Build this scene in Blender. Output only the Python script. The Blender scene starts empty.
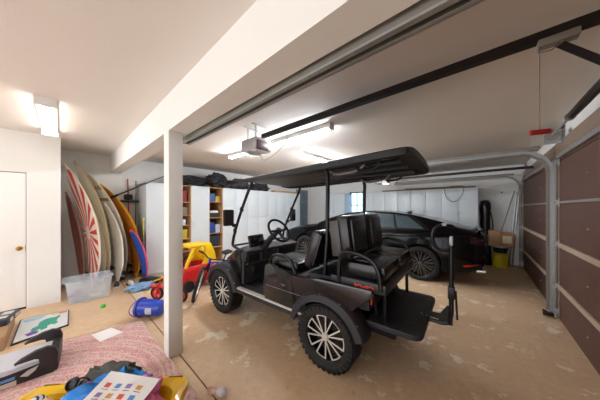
import bpy, bmesh, math, random
import numpy as np
from mathutils import Vector, Matrix, Euler, noise
random.seed(7)
SC = bpy.context.scene
COL = SC.collection
PI = math.pi
R = math.radians

# ------------------------------------------------------------------ materials
def lin(c):
    if isinstance(c, str):
        c = [int(c[i:i+2], 16)/255 for i in (0, 2, 4)]
    return tuple((v/12.92 if v <= .04045 else ((v+.055)/1.055)**2.4) for v in c) + (1,)
MATS = {}
def mat(name, col, rough=.5, metal=0, var=.06, scale=8, bump=0, bscale=60, coat=0, trans=0, emit=None, es=0, alpha=1, ior=1.45, spec=.5):
    if name in MATS: return MATS[name]
    m = bpy.data.materials.new(name); m.use_nodes = True
    nt = m.node_tree; N = nt.nodes; L = nt.links
    b = N['Principled BSDF']
    c = lin(col)
    b.inputs['Roughness'].default_value = rough
    b.inputs['Metallic'].default_value = metal
    b.inputs['Coat Weight'].default_value = coat
    b.inputs['Transmission Weight'].default_value = trans
    b.inputs['Alpha'].default_value = alpha
    b.inputs['IOR'].default_value = ior
    b.inputs['Specular IOR Level'].default_value = spec
    tc = N.new('ShaderNodeTexCoord')
    n = N.new('ShaderNodeTexNoise'); n.inputs['Scale'].default_value = scale; n.inputs['Detail'].default_value = 4
    L.new(tc.outputs['Object'], n.inputs['Vector'])
    mx = N.new('ShaderNodeMix'); mx.data_type = 'RGBA'
    mx.inputs[6].default_value = tuple(v*(1-var) for v in c[:3])+(1,)
    mx.inputs[7].default_value = tuple(min(1, v*(1+var)) for v in c[:3])+(1,)
    L.new(n.outputs['Fac'], mx.inputs[0]); L.new(mx.outputs[2], b.inputs['Base Color'])
    if bump:
        n2 = N.new('ShaderNodeTexNoise'); n2.inputs['Scale'].default_value = bscale
        L.new(tc.outputs['Object'], n2.inputs['Vector'])
        bp = N.new('ShaderNodeBump'); bp.inputs['Strength'].default_value = bump; bp.inputs['Distance'].default_value = .01
        L.new(n2.outputs['Fac'], bp.inputs['Height']); L.new(bp.outputs[0], b.inputs['Normal'])
    if emit:
        b.inputs['Emission Color'].default_value = lin(emit); b.inputs['Emission Strength'].default_value = es
    MATS[name] = m
    return m

# ------------------------------------------------------------------ mesh builder
class MB:
    def __init__(s): s.bm = bmesh.new(); s.mats = []; s.mi = 0
    def m(s, material):
        if material not in s.mats: s.mats.append(material)
        s.mi = s.mats.index(material); return s
    def poly(s, verts, faces, smooth=False, M=None):
        vs = [s.bm.verts.new(M @ Vector(v) if M else Vector(v)) for v in verts]
        for f in faces:
            try:
                q = s.bm.faces.new([vs[i] for i in f]); q.material_index = s.mi; q.smooth = smooth
            except ValueError: pass
        return s
    def join(s, t, M=None, smooth=None):
        mp = {}
        for v in t.verts: mp[v] = s.bm.verts.new(M @ v.co if M else v.co)
        for f in t.faces:
            try: q = s.bm.faces.new([mp[v] for v in f.verts])
            except ValueError: continue
            q.material_index = s.mi; q.smooth = f.smooth if smooth is None else smooth
        t.free(); return s
    def box(s, c, d, rot=(0, 0, 0), bev=0, seg=2):
        t = bmesh.new(); bmesh.ops.create_cube(t, size=1)
        for v in t.verts: v.co = Vector((v.co.x*d[0], v.co.y*d[1], v.co.z*d[2]))
        if bev: bmesh.ops.bevel(t, geom=t.edges[:], offset=min(bev, min(d)*.49), segments=seg, profile=.6, affect='EDGES')
        if bev:
            for f in t.faces: f.smooth = True
        return s.join(t, Matrix.Translation(Vector(c)) @ Euler(rot).to_matrix().to_4x4())
    def b2(s, x0, x1, y0, y1, z0, z1, bev=0):
        return s.box(((x0+x1)/2, (y0+y1)/2, (z0+z1)/2), (abs(x1-x0), abs(y1-y0), abs(z1-z0)), bev=bev)
    def tube(s, pts, r, n=8, closed=False, cap=True):
        pts = [Vector(p) for p in pts]; k = len(pts); rs = r if isinstance(r, (list, tuple)) else [r]*k
        rings = []; up = None
        for i, p in enumerate(pts):
            if closed: t = pts[(i+1) % k]-pts[i-1]
            else: t = pts[min(i+1, k-1)]-pts[max(i-1, 0)]
            if t.length < 1e-9: t = Vector((0, 0, 1))
            t.normalize()
            if up is None:
                up = t.orthogonal().normalized()
            else:
                up = (up - t*up.dot(t))
                up = up.normalized() if up.length > 1e-6 else t.orthogonal().normalized()
            w = t.cross(up)
            rings.append([s.bm.verts.new(p+(up*math.cos(2*PI*j/n)+w*math.sin(2*PI*j/n))*rs[i]) for j in range(n)])
        for i in range(k if closed else k-1):
            a, b = rings[i], rings[(i+1) % k]
            for j in range(n):
                q = s.bm.faces.new([a[j], a[(j+1) % n], b[(j+1) % n], b[j]]); q.smooth = True; q.material_index = s.mi
        if cap and not closed:
            for a in (rings[0][::-1], rings[-1]):
                q = s.bm.faces.new(a); q.material_index = s.mi
        return s
    def lathe(s, prof, M=None, n=32, cap=False):
        """prof (r,z) pairs spun about local Z"""
        rings = []
        for r, z in prof:
            rr = []
            for j in range(n):
                v = Vector((r*math.cos(2*PI*j/n), r*math.sin(2*PI*j/n), z))
                rr.append(s.bm.verts.new(M @ v if M else v))
            rings.append(rr)
        for i in range(len(rings)-1):
            a, b = rings[i], rings[i+1]
            for j in range(n):
                q = s.bm.faces.new([a[j], a[(j+1) % n], b[(j+1) % n], b[j]]); q.smooth = True; q.material_index = s.mi
        if cap:
            for a in (rings[0][::-1], rings[-1]):
                q = s.bm.faces.new(a); q.material_index = s.mi
        return s
    def prism(s, poly, d, M=None, bev=0, smooth=False):
        """2-D polygon in local XY extruded 0..d on Z"""
        t = bmesh.new(); n = len(poly)
        a = [t.verts.new((x, y, 0)) for x, y in poly]; b = [t.verts.new((x, y, d)) for x, y in poly]
        t.faces.new(a[::-1]); t.faces.new(b)
        for i in range(n): t.faces.new([a[i], a[(i+1) % n], b[(i+1) % n], b[i]])
        if bev: bmesh.ops.bevel(t, geom=t.edges[:], offset=bev, segments=2, profile=.6, affect='EDGES')
        if smooth or bev:
            for f in t.faces: f.smooth = True
        return s.join(t, M)
    def grid(s, P, smooth=True, wrap=False):
        rows = [[s.bm.verts.new(Vector(p)) for p in r] for r in P]
        for i in range(len(rows)-1):
            m_ = len(rows[i])
            for j in range(m_ if wrap else m_-1):
                try:
                    q = s.bm.faces.new([rows[i][j], rows[i][(j+1) % m_], rows[i+1][(j+1) % m_], rows[i+1][j]]); q.smooth = smooth; q.material_index = s.mi
                except ValueError: pass
        return s
    def ball(s, c, r, sc=(1, 1, 1), n=2, jit=0, seed=0):
        t = bmesh.new(); bmesh.ops.create_icosphere(t, subdivisions=n, radius=1)
        for v in t.verts:
            k = 1 + (jit*noise.noise(v.co*1.7+Vector((seed, seed*2, 0))) if jit else 0)
            v.co = Vector((v.co.x*sc[0], v.co.y*sc[1], v.co.z*sc[2]))*r*k
        for f in t.faces: f.smooth = True
        return s.join(t, Matrix.Translation(Vector(c)))
    def build(s, name, material=None, parent=None, fixn=True):
        bmesh.ops.remove_doubles(s.bm, verts=s.bm.verts[:], dist=1e-5)
        if fixn: bmesh.ops.recalc_face_normals(s.bm, faces=s.bm.faces[:])
        me = bpy.data.meshes.new(name); s.bm.to_mesh(me); s.bm.free()
        ms = s.mats if s.mats else [material]
        for q in ms: me.materials.append(q)
        try: me.set_sharp_from_angle(angle=R(38))
        except Exception: pass
        o = bpy.data.objects.new(name, me); COL.objects.link(o)
        if parent: o.parent = parent
        return o

def tag(o, label=None, cat=None, group=None, kind=None):
    if label: o['label'] = label
    if cat: o['category'] = cat
    if group: o['group'] = group
    if kind: o['kind'] = kind
    return o
def thing(name, label, cat, loc=(0, 0, 0), rz=0, group=None, rot=None):
    o = bpy.data.objects.new(name, None); COL.objects.link(o); o.empty_display_size = .1
    o.location = loc; o.rotation_euler = rot if rot else (0, 0, rz)
    return tag(o, label, cat, group)
def struct(o): o['kind'] = 'structure'; return o
def copy_tree(o, parent=None):
    c = o.copy(); COL.objects.link(c); c.parent = parent
    for ch in [q for q in COL.objects if q.parent is o]: copy_tree(ch, c)
    return c
def arc(cx, cz, r, a0, a1, n, y=0):
    return [(cx+r*math.cos(R(a0+(a1-a0)*i/n)), y, cz+r*math.sin(R(a0+(a1-a0)*i/n))) for i in range(n+1)]
def smooth_path(pts, it=2):
    pts = [Vector(p) for p in pts]
    for _ in range(it):
        q = [pts[0]]
        for a, b in zip(pts[:-1], pts[1:]): q += [a*.75+b*.25, a*.25+b*.75]
        q.append(pts[-1]); pts = q
    return pts
def frame(o, x, y, z):
    M = Matrix.Identity(4)
    for i, v in enumerate((x, y, z)):
        for j in range(3): M[j][i] = v[j]
    for j in range(3): M[j][3] = o[j]
    return M
XZ = lambda y: frame((0, y, 0), (1, 0, 0), (0, 0, 1), (0, 1, 0))      # polygon in XZ, extruded along +Y

# ------------------------------------------------------------------ material list
white_paint = mat('white_wall_paint', 'EBEAE6', .6, var=.02, scale=3, bump=.05, bscale=180)
ceil_mat = mat('ceiling_paint', 'E6E0D9', .8, var=.02, scale=2, bump=.12, bscale=120)
cabinet_white = mat('white_laminate', 'D3DADD', .35, var=.01)
door_white = mat('white_door_paint', 'F3F1EE', .4, var=.01)
dark_gap = mat('dark_gap', '101010', .9)
galv = mat('galvanised_steel', 'AAABAA', .4, .6, var=.15, scale=30)
dullgalv = mat('dull_zinc_steel', '8A867E', .5, .3, var=.15, scale=20)
rail_black = mat('black_rail_paint', '231C1C', .45, .3)
black_plastic = mat('black_plastic', '17171A', .42, var=.1, bump=.1, bscale=300)
black_tex = mat('textured_black_plastic', '232226', .55, var=.12, bump=.25, bscale=200)
gloss_black = mat('gloss_black_paint', '0D0D10', .22, var=.05, coat=.6)
cart_body = mat('dark_metallic_cart_paint', '161618', .25, .1, var=.08, coat=.4)
black_steel = mat('black_powder_coated_steel', '141416', .35, .3)
vinyl = mat('black_vinyl', '161519', .26, var=.1, bump=.12, bscale=120)
vinyl_grey = mat('grey_carbon_vinyl', '3A3837', .38, var=.15, scale=60)
rubber = mat('tyre_rubber', '1B1A1A', .75, var=.15, scale=25, bump=.2)
silver = mat('machined_alloy', 'DAD8D4', .3, .45, var=.04)
chrome = mat('chrome', 'DADADC', .12, 1, var=.01)
dark_glass = mat('tinted_glass', '12161A', .06, 0, var=.02, spec=.8)
brass = mat('brass', 'C9A24A', .22, 1)
brown_door = mat('brown_door_panel', '62463B', .62, var=.16, scale=5, bump=.05)
beige_rail = mat('beige_door_rail', 'C2AD98', .5, var=.08)
wood = mat('pale_plywood', 'B98C5E', .6, var=.15, scale=12)
card = mat('cardboard', 'B18B68', .8, var=.06, scale=20)
C = lambda n, h, r=.5, **k: mat(n, h, r, **k)
# ------------------------------------------------------------------ camera
cam_d = bpy.data.cameras.new('camera'); cam = bpy.data.objects.new('camera', cam_d); COL.objects.link(cam)
cam.location = (0, 0, 1.5); cam.rotation_euler = (R(90), 0, R(41))
cam_d.sensor_width = 36; cam_d.lens = 208/600*36; cam_d.shift_y = 8/600; cam_d.clip_start = .02
SC.camera = cam
H = 2.63                                   # ceiling
XB, XD, YF = -6.1, .80, 7.8                # back wall, garage door wall, far wall
# ------------------------------------------------------------------ floor
def floor_material():
    m = bpy.data.materials.new('worn_tan_concrete'); m.use_nodes = True
    nt = m.node_tree; N = nt.nodes; L = nt.links; b = N['Principled BSDF']
    b.inputs['Roughness'].default_value = .5
    geo = N.new('ShaderNodeNewGeometry'); sep = N.new('ShaderNodeSeparateXYZ'); L.new(geo.outputs['Position'], sep.inputs[0])
    def noi(sc, det=5, rough=.6):
        n = N.new('ShaderNodeTexNoise'); n.inputs['Scale'].default_value = sc; n.inputs['Detail'].default_value = det; n.inputs['Roughness'].default_value = rough
        L.new(geo.outputs['Position'], n.inputs['Vector']); return n
    def ramp(src, stops):
        r = N.new('ShaderNodeValToRGB'); e = r.color_ramp.elements
        e[0].position, e[0].color = stops[0]; e[1].position, e[1].color = stops[1]
        for p, c in stops[2:]: q = e.new(p); q.color = c
        L.new(src, r.inputs[0]); return r
    def mix(f, a, c_, mode='MIX'):
        x = N.new('ShaderNodeMix'); x.data_type = 'RGBA'; x.blend_type = mode
        if isinstance(f, float): x.inputs[0].default_value = f
        else: L.new(f, x.inputs[0])
        for i, v in ((6, a), (7, c_)):
            if isinstance(v, tuple): x.inputs[i].default_value = v
            else: L.new(v, x.inputs[i])
        return x.outputs[2]
    big = noi(.8, 3); base = ramp(big.outputs['Fac'], [(.3, lin('D2B08C')), (.7, lin('E2C5A1'))])
    fine = noi(14, 6, .7); fr = ramp(fine.outputs['Fac'], [(.3, (.86, .86, .86, 1)), (.7, (1.06, 1.06, 1.06, 1))])
    col = mix(1.0, base.outputs[0], fr.outputs[0], 'MULTIPLY')
    gt = N.new('ShaderNodeMath'); gt.operation = 'GREATER_THAN'; gt.inputs[1].default_value = .80; L.new(sep.outputs['Y'], gt.inputs[0])
    # peeled pale patches only on the garage side of the joint
    p1 = noi(3.6, 8, .68); pr = ramp(p1.outputs['Fac'], [(.575, (0, 0, 0, 1)), (.60, (1, 1, 1, 1))])
    p2 = noi(.55, 2); pr2 = ramp(p2.outputs['Fac'], [(.36, (0, 0, 0, 1)), (.48, (1, 1, 1, 1))])
    m1 = N.new('ShaderNodeMath'); m1.operation = 'MULTIPLY'; L.new(pr.outputs[0], m1.inputs[0]); L.new(gt.outputs[0], m1.inputs[1])
    m2 = N.new('ShaderNodeMath'); m2.operation = 'MULTIPLY'; L.new(m1.outputs[0], m2.inputs[0]); L.new(pr2.outputs[0], m2.inputs[1])
    m3 = N.new('ShaderNodeMath'); m3.operation = 'MULTIPLY'; L.new(m2.outputs[0], m3.inputs[0]); m3.inputs[1].default_value = .85
    col = mix(m3.outputs[0], col, lin('F0E4CE'))
    p3 = noi(5.5, 7, .75); pr3 = ramp(p3.outputs['Fac'], [(.64, (0, 0, 0, 1)), (.68, (1, 1, 1, 1))])
    m4 = N.new('ShaderNodeMath'); m4.operation = 'MULTIPLY'; L.new(pr3.outputs[0], m4.inputs[0]); L.new(gt.outputs[0], m4.inputs[1])
    m5 = N.new('ShaderNodeMath'); m5.operation = 'MULTIPLY'; L.new(m4.outputs[0], m5.inputs[0]); m5.inputs[1].default_value = .5
    col = mix(m5.outputs[0], col, lin('7E664C'))
    L.new(col, b.inputs['Base Color'])
    bp = N.new('ShaderNodeBump'); bp.inputs['Strength'].default_value = .15; bp.inputs['Distance'].default_value = .01
    L.new(p1.outputs['Fac'], bp.inputs['Height']); L.new(bp.outputs[0], b.inputs['Normal'])
    return m
FLOOR = floor_material()
b = MB().m(FLOOR)
b.b2(XB-.2, 1.2, -4.2, .794, -.12, 0); b.b2(XB-.2, 1.2, .806, YF+.2, -.12, 0)
b.m(dark_gap); b.b2(XB-.2, 1.2, .79, .81, -.12, -.012)
struct(b.build('floor'))
b = MB(); b.b2(XB-.2, 1.2, -4.2, YF+.2, H, H+.12); struct(b.build('ceiling', ceil_mat))
# walls
b = MB(); b.b2(XB-.12, XB, 0, 6.76, 0, H); b.b2(XB-.12, XB, 6.76, 7.59, 2.32, H); b.b2(XB-.12, XB, 7.59, YF, 0, H); b.b2(XB-.12, XB, 6.76, 7.59, 0, .29)
struct(b.build('wall_back', white_paint))
XW = -5.10
b = MB(); b.b2(XW-.12, XW, -.32, 0, 0, H); b.b2(XW-.12, XW, -4.2, -1.15, 0, H); b.b2(XW-.12, XW, -1.15, -.32, 2.04, H)
b.b2(XB, XW-.12, -.12, 0, 0, H)
struct(b.build('wall_left', white_paint))
b = MB(); b.b2(XB-.12, -4.06, YF, YF+.12, 0, H); b.b2(-3.46, 1.2, YF, YF+.12, 0, H); b.b2(-4.06, -3.46, YF, YF+.12, 0, 1.1); b.b2(-4.06, -3.46, YF, YF+.12, 2.14, H)
struct(b.build('wall_far', white_paint))
# garage door wall with two openings
OPN = [(-.6, 4.42), (4.70, 7.55)]
b = MB().m(white_paint)
b.b2(XD+.06, XD+.2, -4.2, OPN[0][0], 0, H); b.b2(XD+.06, XD+.2, OPN[0][1]+.04, OPN[1][0]-.04, 0, H); b.b2(XD+.06, XD+.2, OPN[1][1]+.04, YF+.2, 0, H)
b.b2(XD+.06, XD+.2, OPN[0][0], YF, 2.26, H)
struct(b.build('wall_right'))
b = MB().m(mat('jamb_wood', '8E7A69', .6, var=.1))
for y0, y1 in ((OPN[0][1], OPN[0][1]+.07), (OPN[1][0]-.07, OPN[1][0]), (OPN[1][1], OPN[1][1]+.07)): b.b2(XD-.01, XD+.07, y0, y1, 0, 2.3)
b.b2(XD+.0, XD+.07, -.6, 7.62, 2.24, 2.40)
struct(b.build('trim_1'))
# beam and post between the two bays
b = MB(); b.b2(XB, .86, .70, .875, 2.27, H); struct(b.build('trim_2', white_paint))
b = MB(); b.b2(-2.475, -2.33, .70, .83, 0, 2.27, bev=.004)
struct(b.build('trim_3', white_paint))
b = MB().m(white_paint); b.b2(XW, XW+.012, -.27, 0, 0, .09); struct(b.build('baseboard_left'))
# white door with knob
d = MB(); d.b2(XW-.06, XW-.02, -1.13, -.342, .03, 2.016, bev=.003)
dr = struct(d.build('door_1', door_white))
k = MB().m(brass); KM = frame((XW-.02, -.40, .905), (0, 1, 0), (0, 0, 1), (1, 0, 0))
k.lathe([(.0, 0), (.033, .0), (.033, .006), (.012, .012), (.011, .03), (.024, .037), (.029, .05), (.024, .062), (.0, .067)], KM, 20)
kn = k.build('door_knob', None, dr)
k = MB(); k.b2(XW-.022, XW-.018, -.345, -.335, .86, .95); k.build('latch_plate', brass, dr)
b = MB().m(door_white)
b.b2(XW-.1, XW-.0, -.335, -.32, 0, 2.04); b.b2(XW-.1, XW, -1.15, -.32, 2.025, 2.04); b.b2(XW-.1, XW, -1.15, -1.135, 0, 2.04)
b.m(dark_gap).b2(XW-.11, XW-.03, -1.13, -.335, .0, .028); b.b2(XW-.08, XW-.045, -.343, -.334, .02, 2.03); b.b2(XW-.08, XW-.045, -1.13, -.334, 2.014, 2.03)
struct(b.build('trim_4'))
# teal panelled door on the back wall
teal = mat('slate_green_paint', '7A8A90', .45)
b = MB().m(teal); b.b2(XB-.06, XB-.01, 6.75, 7.60, .28, 2.33)
b.m(mat('slate_green_panel', '6E7E85', .5))  # raised panels, a slightly darker slate green than the door
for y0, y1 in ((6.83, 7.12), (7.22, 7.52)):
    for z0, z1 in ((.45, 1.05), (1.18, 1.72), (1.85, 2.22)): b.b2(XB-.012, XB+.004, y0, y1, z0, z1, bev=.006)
dr2 = struct(b.build('door_2'))
k = MB(); k.ball((XB+.03, 6.82, 1.2), .03); k.build('door_knob', galv, dr2)
# window
b = MB().m(mat('dark_window_frame', '2B3A46', .4))
b.b2(-4.06, -4.02, YF-.02, YF+.08, 1.1, 2.14); b.b2(-3.50, -3.46, YF-.02, YF+.08, 1.1, 2.14)
b.b2(-4.06, -3.46, YF-.02, YF+.08, 2.10, 2.14); b.b2(-4.06, -3.46, YF-.02, YF+.08, 1.1, 1.14); b.b2(-4.03, -3.48, YF+.01, YF+.04, 1.60, 1.63); b.b2(-3.775, -3.745, YF+.01, YF+.04, 1.12, 2.12)
w = struct(b.build('window_1'))
g = MB(); g.b2(-4.03, -3.48, YF+.05, YF+.054, 1.12, 2.12); g.build('pane', mat('window_glass', 'A9CCEA', .02, trans=1, var=0), w)
# ------------------------------------------------------------------ garage doors
def garage_door(idx, y0, y1):
    seams = [0, .44, 1.005, 1.57, 2.13, 2.26]
    root = None
    b = MB().m(brown_door)
    for a, c in zip(seams[:-1], seams[1:]): b.b2(XD, XD+.045, y0+.01, y1-.01, a+.004, c-.004, bev=.004)
    b.m(dark_gap).b2(XD+.02, XD+.035, y0+.01, y1-.01, 0, 2.26)
    root = struct(b.build('door_%d' % idx))
    for z, hh, mt in ((.45, .055, beige_rail), (1.01, .06, beige_rail), (1.575, .028, galv)):
        q = MB(); q.b2(XD-.022, XD, y0+.02, y1-.03, z-hh/2, z+hh/2, bev=.004); q.build('section_rail', mt, root)
    q = MB(); q.b2(XD-.035, XD, y0+.02, y1-.03, 2.155, 2.16); q.b2(XD-.035, XD-.03, y0+.02, y1-.03, 2.155, 2.21); q.b2(XD-.035, XD, y0+.02, y1-.03, 2.205, 2.21)
    q.build('strut', galv, root)
    # hinges with rollers near both edges
    for z in (.12, .46, 1.02, 1.575, 2.12):
        for y in (y1-.06, y0+.06):
            sgn = 1 if y > (y0+y1)/2 else -1
            q = MB(); q.b2(XD-.02, XD-.012, y-.025, y+.025, z-.06, z+.06); q.b2(XD-.05, XD-.012, y-.004, y+.004, z-.03, z+.03)
            q.tube([(XD-.05, y-.03*sgn, z), (XD-.05, y+.07*sgn, z)], .006, 6)
            q.lathe([(0, 0), (.022, 0), (.022, .012), (0, .012)], frame((XD-.05, y+.06*sgn, z), (1, 0, 0), (0, 0, 1), (0, 1, 0)), 12)
            q.build('hinge', galv, root)
    for z in (.22, .72, 1.29, 1.85):
        for f in (.3, .55, .8):
            q = MB(); q.lathe([(0, 0), (.011, 0), (.008, .008), (0, .009)], frame((XD, y0+(y1-y0)*f, z), (0, 1, 0), (0, 0, 1), (-1, 0, 0)), 8); q.build('bolt', galv, root)
    return root
garage_door(3, *OPN[0]); garage_door(4, *OPN[1])
def track(y, sgn, xe, label, ztop=2.31, group=None, mt=galv):
    t = thing('garage_door_track', label, 'door track', (XD-.06, y, 0), group=group)
    # channel profile swept: vertical, curve, horizontal (local x negative = into the garage)
    r = .30
    path = [(0, 0, .02), (0, 0, ztop-r)] + [(-r+r*math.cos(R(a)), 0, ztop-r+r*math.sin(R(a))) for a in range(10, 91, 10)] + [(xe, 0, ztop)]
    def sweep(name, path, prof):
        rows = []
        for i, p in enumerate(path):
            a = Vector(path[max(i-1, 0)]); c = Vector(path[min(i+1, len(path)-1)]); tt = (c-a).normalized()
            nn = Vector((0, 1, 0)).cross(tt)
            rows.append([Vector(p)+nn*u+Vector((0, v*sgn, 0)) for u, v in prof])
        q = MB(); q.grid(rows, smooth=False, wrap=True); return q.build(name, mt, t)
    prof = [(-.019, 0), (-.019, .018), (-.016, .018), (-.016, .003), (.016, .003), (.016, .018), (.019, .018), (.019, 0)]
    prof = [(u, -v) for u, v in prof]
    k = len(path)
    sweep('vertical_rail', path[:2], prof); sweep('curved_rail', path[1:k-1], prof); sweep('horizontal_rail', path[k-2:], prof)
    q = MB(); q.b2(.035, .04, .0, .035, .02, ztop-.15); q.b2(.01, .04, .03*sgn-.002, .03*sgn+.002, .02, ztop-.15); q.build('angle_bracket', mt, t)
    q = MB(); q.b2(xe, -.10, .03*sgn-.002, .03*sgn+.002, ztop+.03, ztop+.075); q.b2(xe, -.10, .01, .05, ztop+.072, ztop+.076); q.build('angle_iron', dullgalv, t)
    q = MB(); q.b2(xe+.05, xe+.09, .03*sgn-.002, .03*sgn+.002, ztop, H); q.build('hanger_strap', mt, t)
    return t
G = 'curved door tracks'
track(OPN[0][1]+.03, 1, -3.1, 'bright galvanised curved track at far edge of the nearest garage door', group=G)
track(OPN[1][0]-.05, -1, -3.0, 'galvanised track at near edge of the far garage door, behind the bright one', group=G, mt=dullgalv)
track(OPN[1][1]+.02, 1, -3.0, 'curved track in the far corner beside the leaning metal poles', group=G, mt=dullgalv)
q = MB(); q.box((XD-.10, 4.40, .045), (.10, .05, .05), bev=.006); q.tube([(XD-.15, 4.40, .09), (XD-.10, 4.40, .06), (XD-.05, 4.42, .02)], .012, 8); tag(q.build('door_stop', black_steel), 'black metal bracket at the foot of the bright centre track', 'bracket')
# long channel hung beside the beam
t = thing('steel_channel', 'long galvanised channel fixed beside the white beam overhead', 'channel', (0, .95, 2.235))
q = MB(); x0, x1 = -2.56, .70
q.m(dullgalv).b2(x0, x1, -.045, -.041, .012, .11); q.b2(x0, x1, -.045, .035, .105, .11); q.b2(x0, x1, .03, .035, .0, .11); q.m(galv).b2(x0, x1, -.049, -.02, 0, .012); q.b2(x0, x1, .01, .035, 0, .004)
q.build('channel', None, t)
q = MB(); q.b2(x0-.004, x0+.02, -.036, .03, .004, .105); q.build('end_cap', rail_black, t)
q = MB()
for x in (-2.3, -1.2, -.2): q.b2(x, x+.03, -.0, .02, .105, .394)
q.build('hanger', dullgalv, t)
# torsion spring on its shaft above the door
t = thing('torsion_spring', 'dark coiled torsion spring on a shaft above the nearest garage door', 'spring', (XD-.10, 0, 2.45))
q = MB(); q.tube([(0, -.5, 0), (0, 4.42, 0)], .013, 10); q.build('shaft', galv, t)
q = MB(); pts = [(.032*math.cos(a*.9), 2.25+a*.0021, .032*math.sin(a*.9)) for a in range(0, 560)]; q.tube(pts, .0052, 5); q.build('coil', mat('oiled_spring_steel', '4E4945', .35, .8), t)
for y in (2.22, 3.46):
    q = MB(); q.lathe([(.013, 0), (.04, 0), (.04, .03), (.028, .05), (.013, .05)], frame((0, y, 0), (1, 0, 0), (0, 0, 1), (0, 1, 0)), 16); q.build('winding_cone', dullgalv, t)
q = MB(); q.lathe([(.013, 0), (.062, 0), (.062, .006), (.05, .01), (.05, .04), (.062, .044), (.062, .05), (.013, .05)], frame((0, 4.18, 0), (1, 0, 0), (0, 0, 1), (0, 1, 0)), 20); q.build('cable_drum', dullgalv, t)
q = MB(); q.b2(-.06, .10, 4.27, 4.28, -.10, .07); q.b2(.095, .10, 4.18, 4.28, -.10, .07); q.build('bearing_plate', galv, t)
# ------------------------------------------------------------------ openers
def opener(loc, xend, label, lit, zc):
    t = thing('garage_door_opener', label, 'door opener', loc)
    q = MB(); q.box((0, 0, 0), (.34, .27, .17), bev=.025); q.build('motor_housing', mat('grey_opener_shell', 'A7A3A3', .4, .3), t)
    q = MB(); q.box((.172, -.02, -.015), (.02, .20, .12), bev=.01); q.build('front_cover', mat('smoked_maroon_lens', '5A4048', .3), t)
    q = MB(); q.box((.10, -.02, -.087), (.12, .2, .012), bev=.005); q.build('light_lens', mat('lens_lit' if lit else 'lens_off', 'E8D8CE', .3, emit='FFE2C0', es=(3 if lit else 0)), t)
    q = MB(); q.b2(.14, xend-loc[0], -.022, .022, zc-.024, zc+.024); q.b2(.14, xend-loc[0], -.028, .028, zc-.028, zc-.024); q.build('rail', rail_black, t)
    for sx in (-.08, .1):
        q = MB(); q.b2(sx, sx+.004, -.10, -.07, .06, H-loc[2]); q.box((sx, -.02, H-loc[2]-.01), (.03, .24, .012)); q.build('hanger', galv, t)
    return t
op1 = opener((-2.38, 1.80, 2.36), XD-.02, 'opener motor with dark rail hanging in front of the long fluorescent', False, .115)
tr = MB(); tr.box((2.70, 0, .07), (.15, .06, .04), bev=.006); tr.tube([(2.63, 0, .06), (2.63, 0, .03), (2.68, 0, .025), (2.72, 0, .05)], .005, 6)
tr.build('trolley', dullgalv, op1)
q = MB(); q.box((2.70+.205, .0, .05-.235), (.62, .006, .035), rot=(0, R(49), 0)); q.build('door_arm', rail_black, op1)
q = MB(); q.tube([(.11, -.1, -.07), (.17, -.04, -.2), (.18, 0, -.22), (.30, .08, -.14), (.5, .1, -.02), (.52, .1, .16)], .004, 5); q.build('cable', mat('grey_cable', 'A0A0A0', .5), op1)
t = thing('release_handle', 'red emergency release handle hanging on a thin cord', 'pull handle', (.255, 1.80, 1.935))
q = MB(); q.box((0, 0, 0), (.12, .02, .028), rot=(0, R(-6), R(41)), bev=.008); q.build('grip', C('red_plastic', '9C1F1B', .4), t)
q = MB(); q.tube([(0, 0, .01), (0, 0, .455)], .0014, 5); q.build('cord', C('red_cord', '7C4A40', .7), t)
opener((-2.15, 6.1, 2.28), XD-.02, 'far opener with a glowing lamp above the black car', True, .03)
# ------------------------------------------------------------------ fluorescent lights
TUBE = mat('glowing_tube', 'FFFFFF', .4, emit='FFFAF4', es=5)
TUBE2 = mat('glowing_cool_tube', 'FFFFFF', .4, emit='F4F8FF', es=68)
fixm = mat('white_enamel', 'E9E7E3', .3)
def strip(loc, L_, rz, label, n=2, tm=TUBE, wid=.16, drop=.0):
    t = thing('fluorescent_light', label, 'ceiling light', loc, rz, group='fluorescent strips on the ceiling')
    q = MB(); q.prism([(-wid/2, 0), (-wid/2, -.03), (-.03, -.06), (.03, -.06), (wid/2, -.03), (wid/2, 0)], L_, frame((-L_/2, 0, 0), (0, 1, 0), (0, 0, 1), (1, 0, 0))); q.build('housing', fixm, t)
    for i in range(n):
        y = (i-(n-1)/2)*wid*.62
        q = MB(); q.tube([(-L_/2+.04, y, -.075), (L_/2-.04, y, -.075)], .015, 10); q.build('tube', tm, t)
    for s in (-1, 1):
        q = MB(); q.box((s*(L_/2-.006), 0, -.045), (.03, wid+.006, .088)); q.build('end_socket', fixm, t)
    return t
strip((-4.02, -.10, H), 1.34, 0, 'short twin-tube light above the white door', 2, TUBE, .15)
strip((-2.75, 2.36, H), 2.5, 0, 'long light behind the opener motor', 1, TUBE2, .10)
strip((-2.68, 4.2, H), 2.2, R(90), 'light running away above the cart roof, beyond the opener', 1, TUBE2, .12)
strip((-4.9, 4.6, H), 1.3, R(90), 'small light near the ceiling behind the dark bags', 1, TUBE2, .10) if False else None
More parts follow.
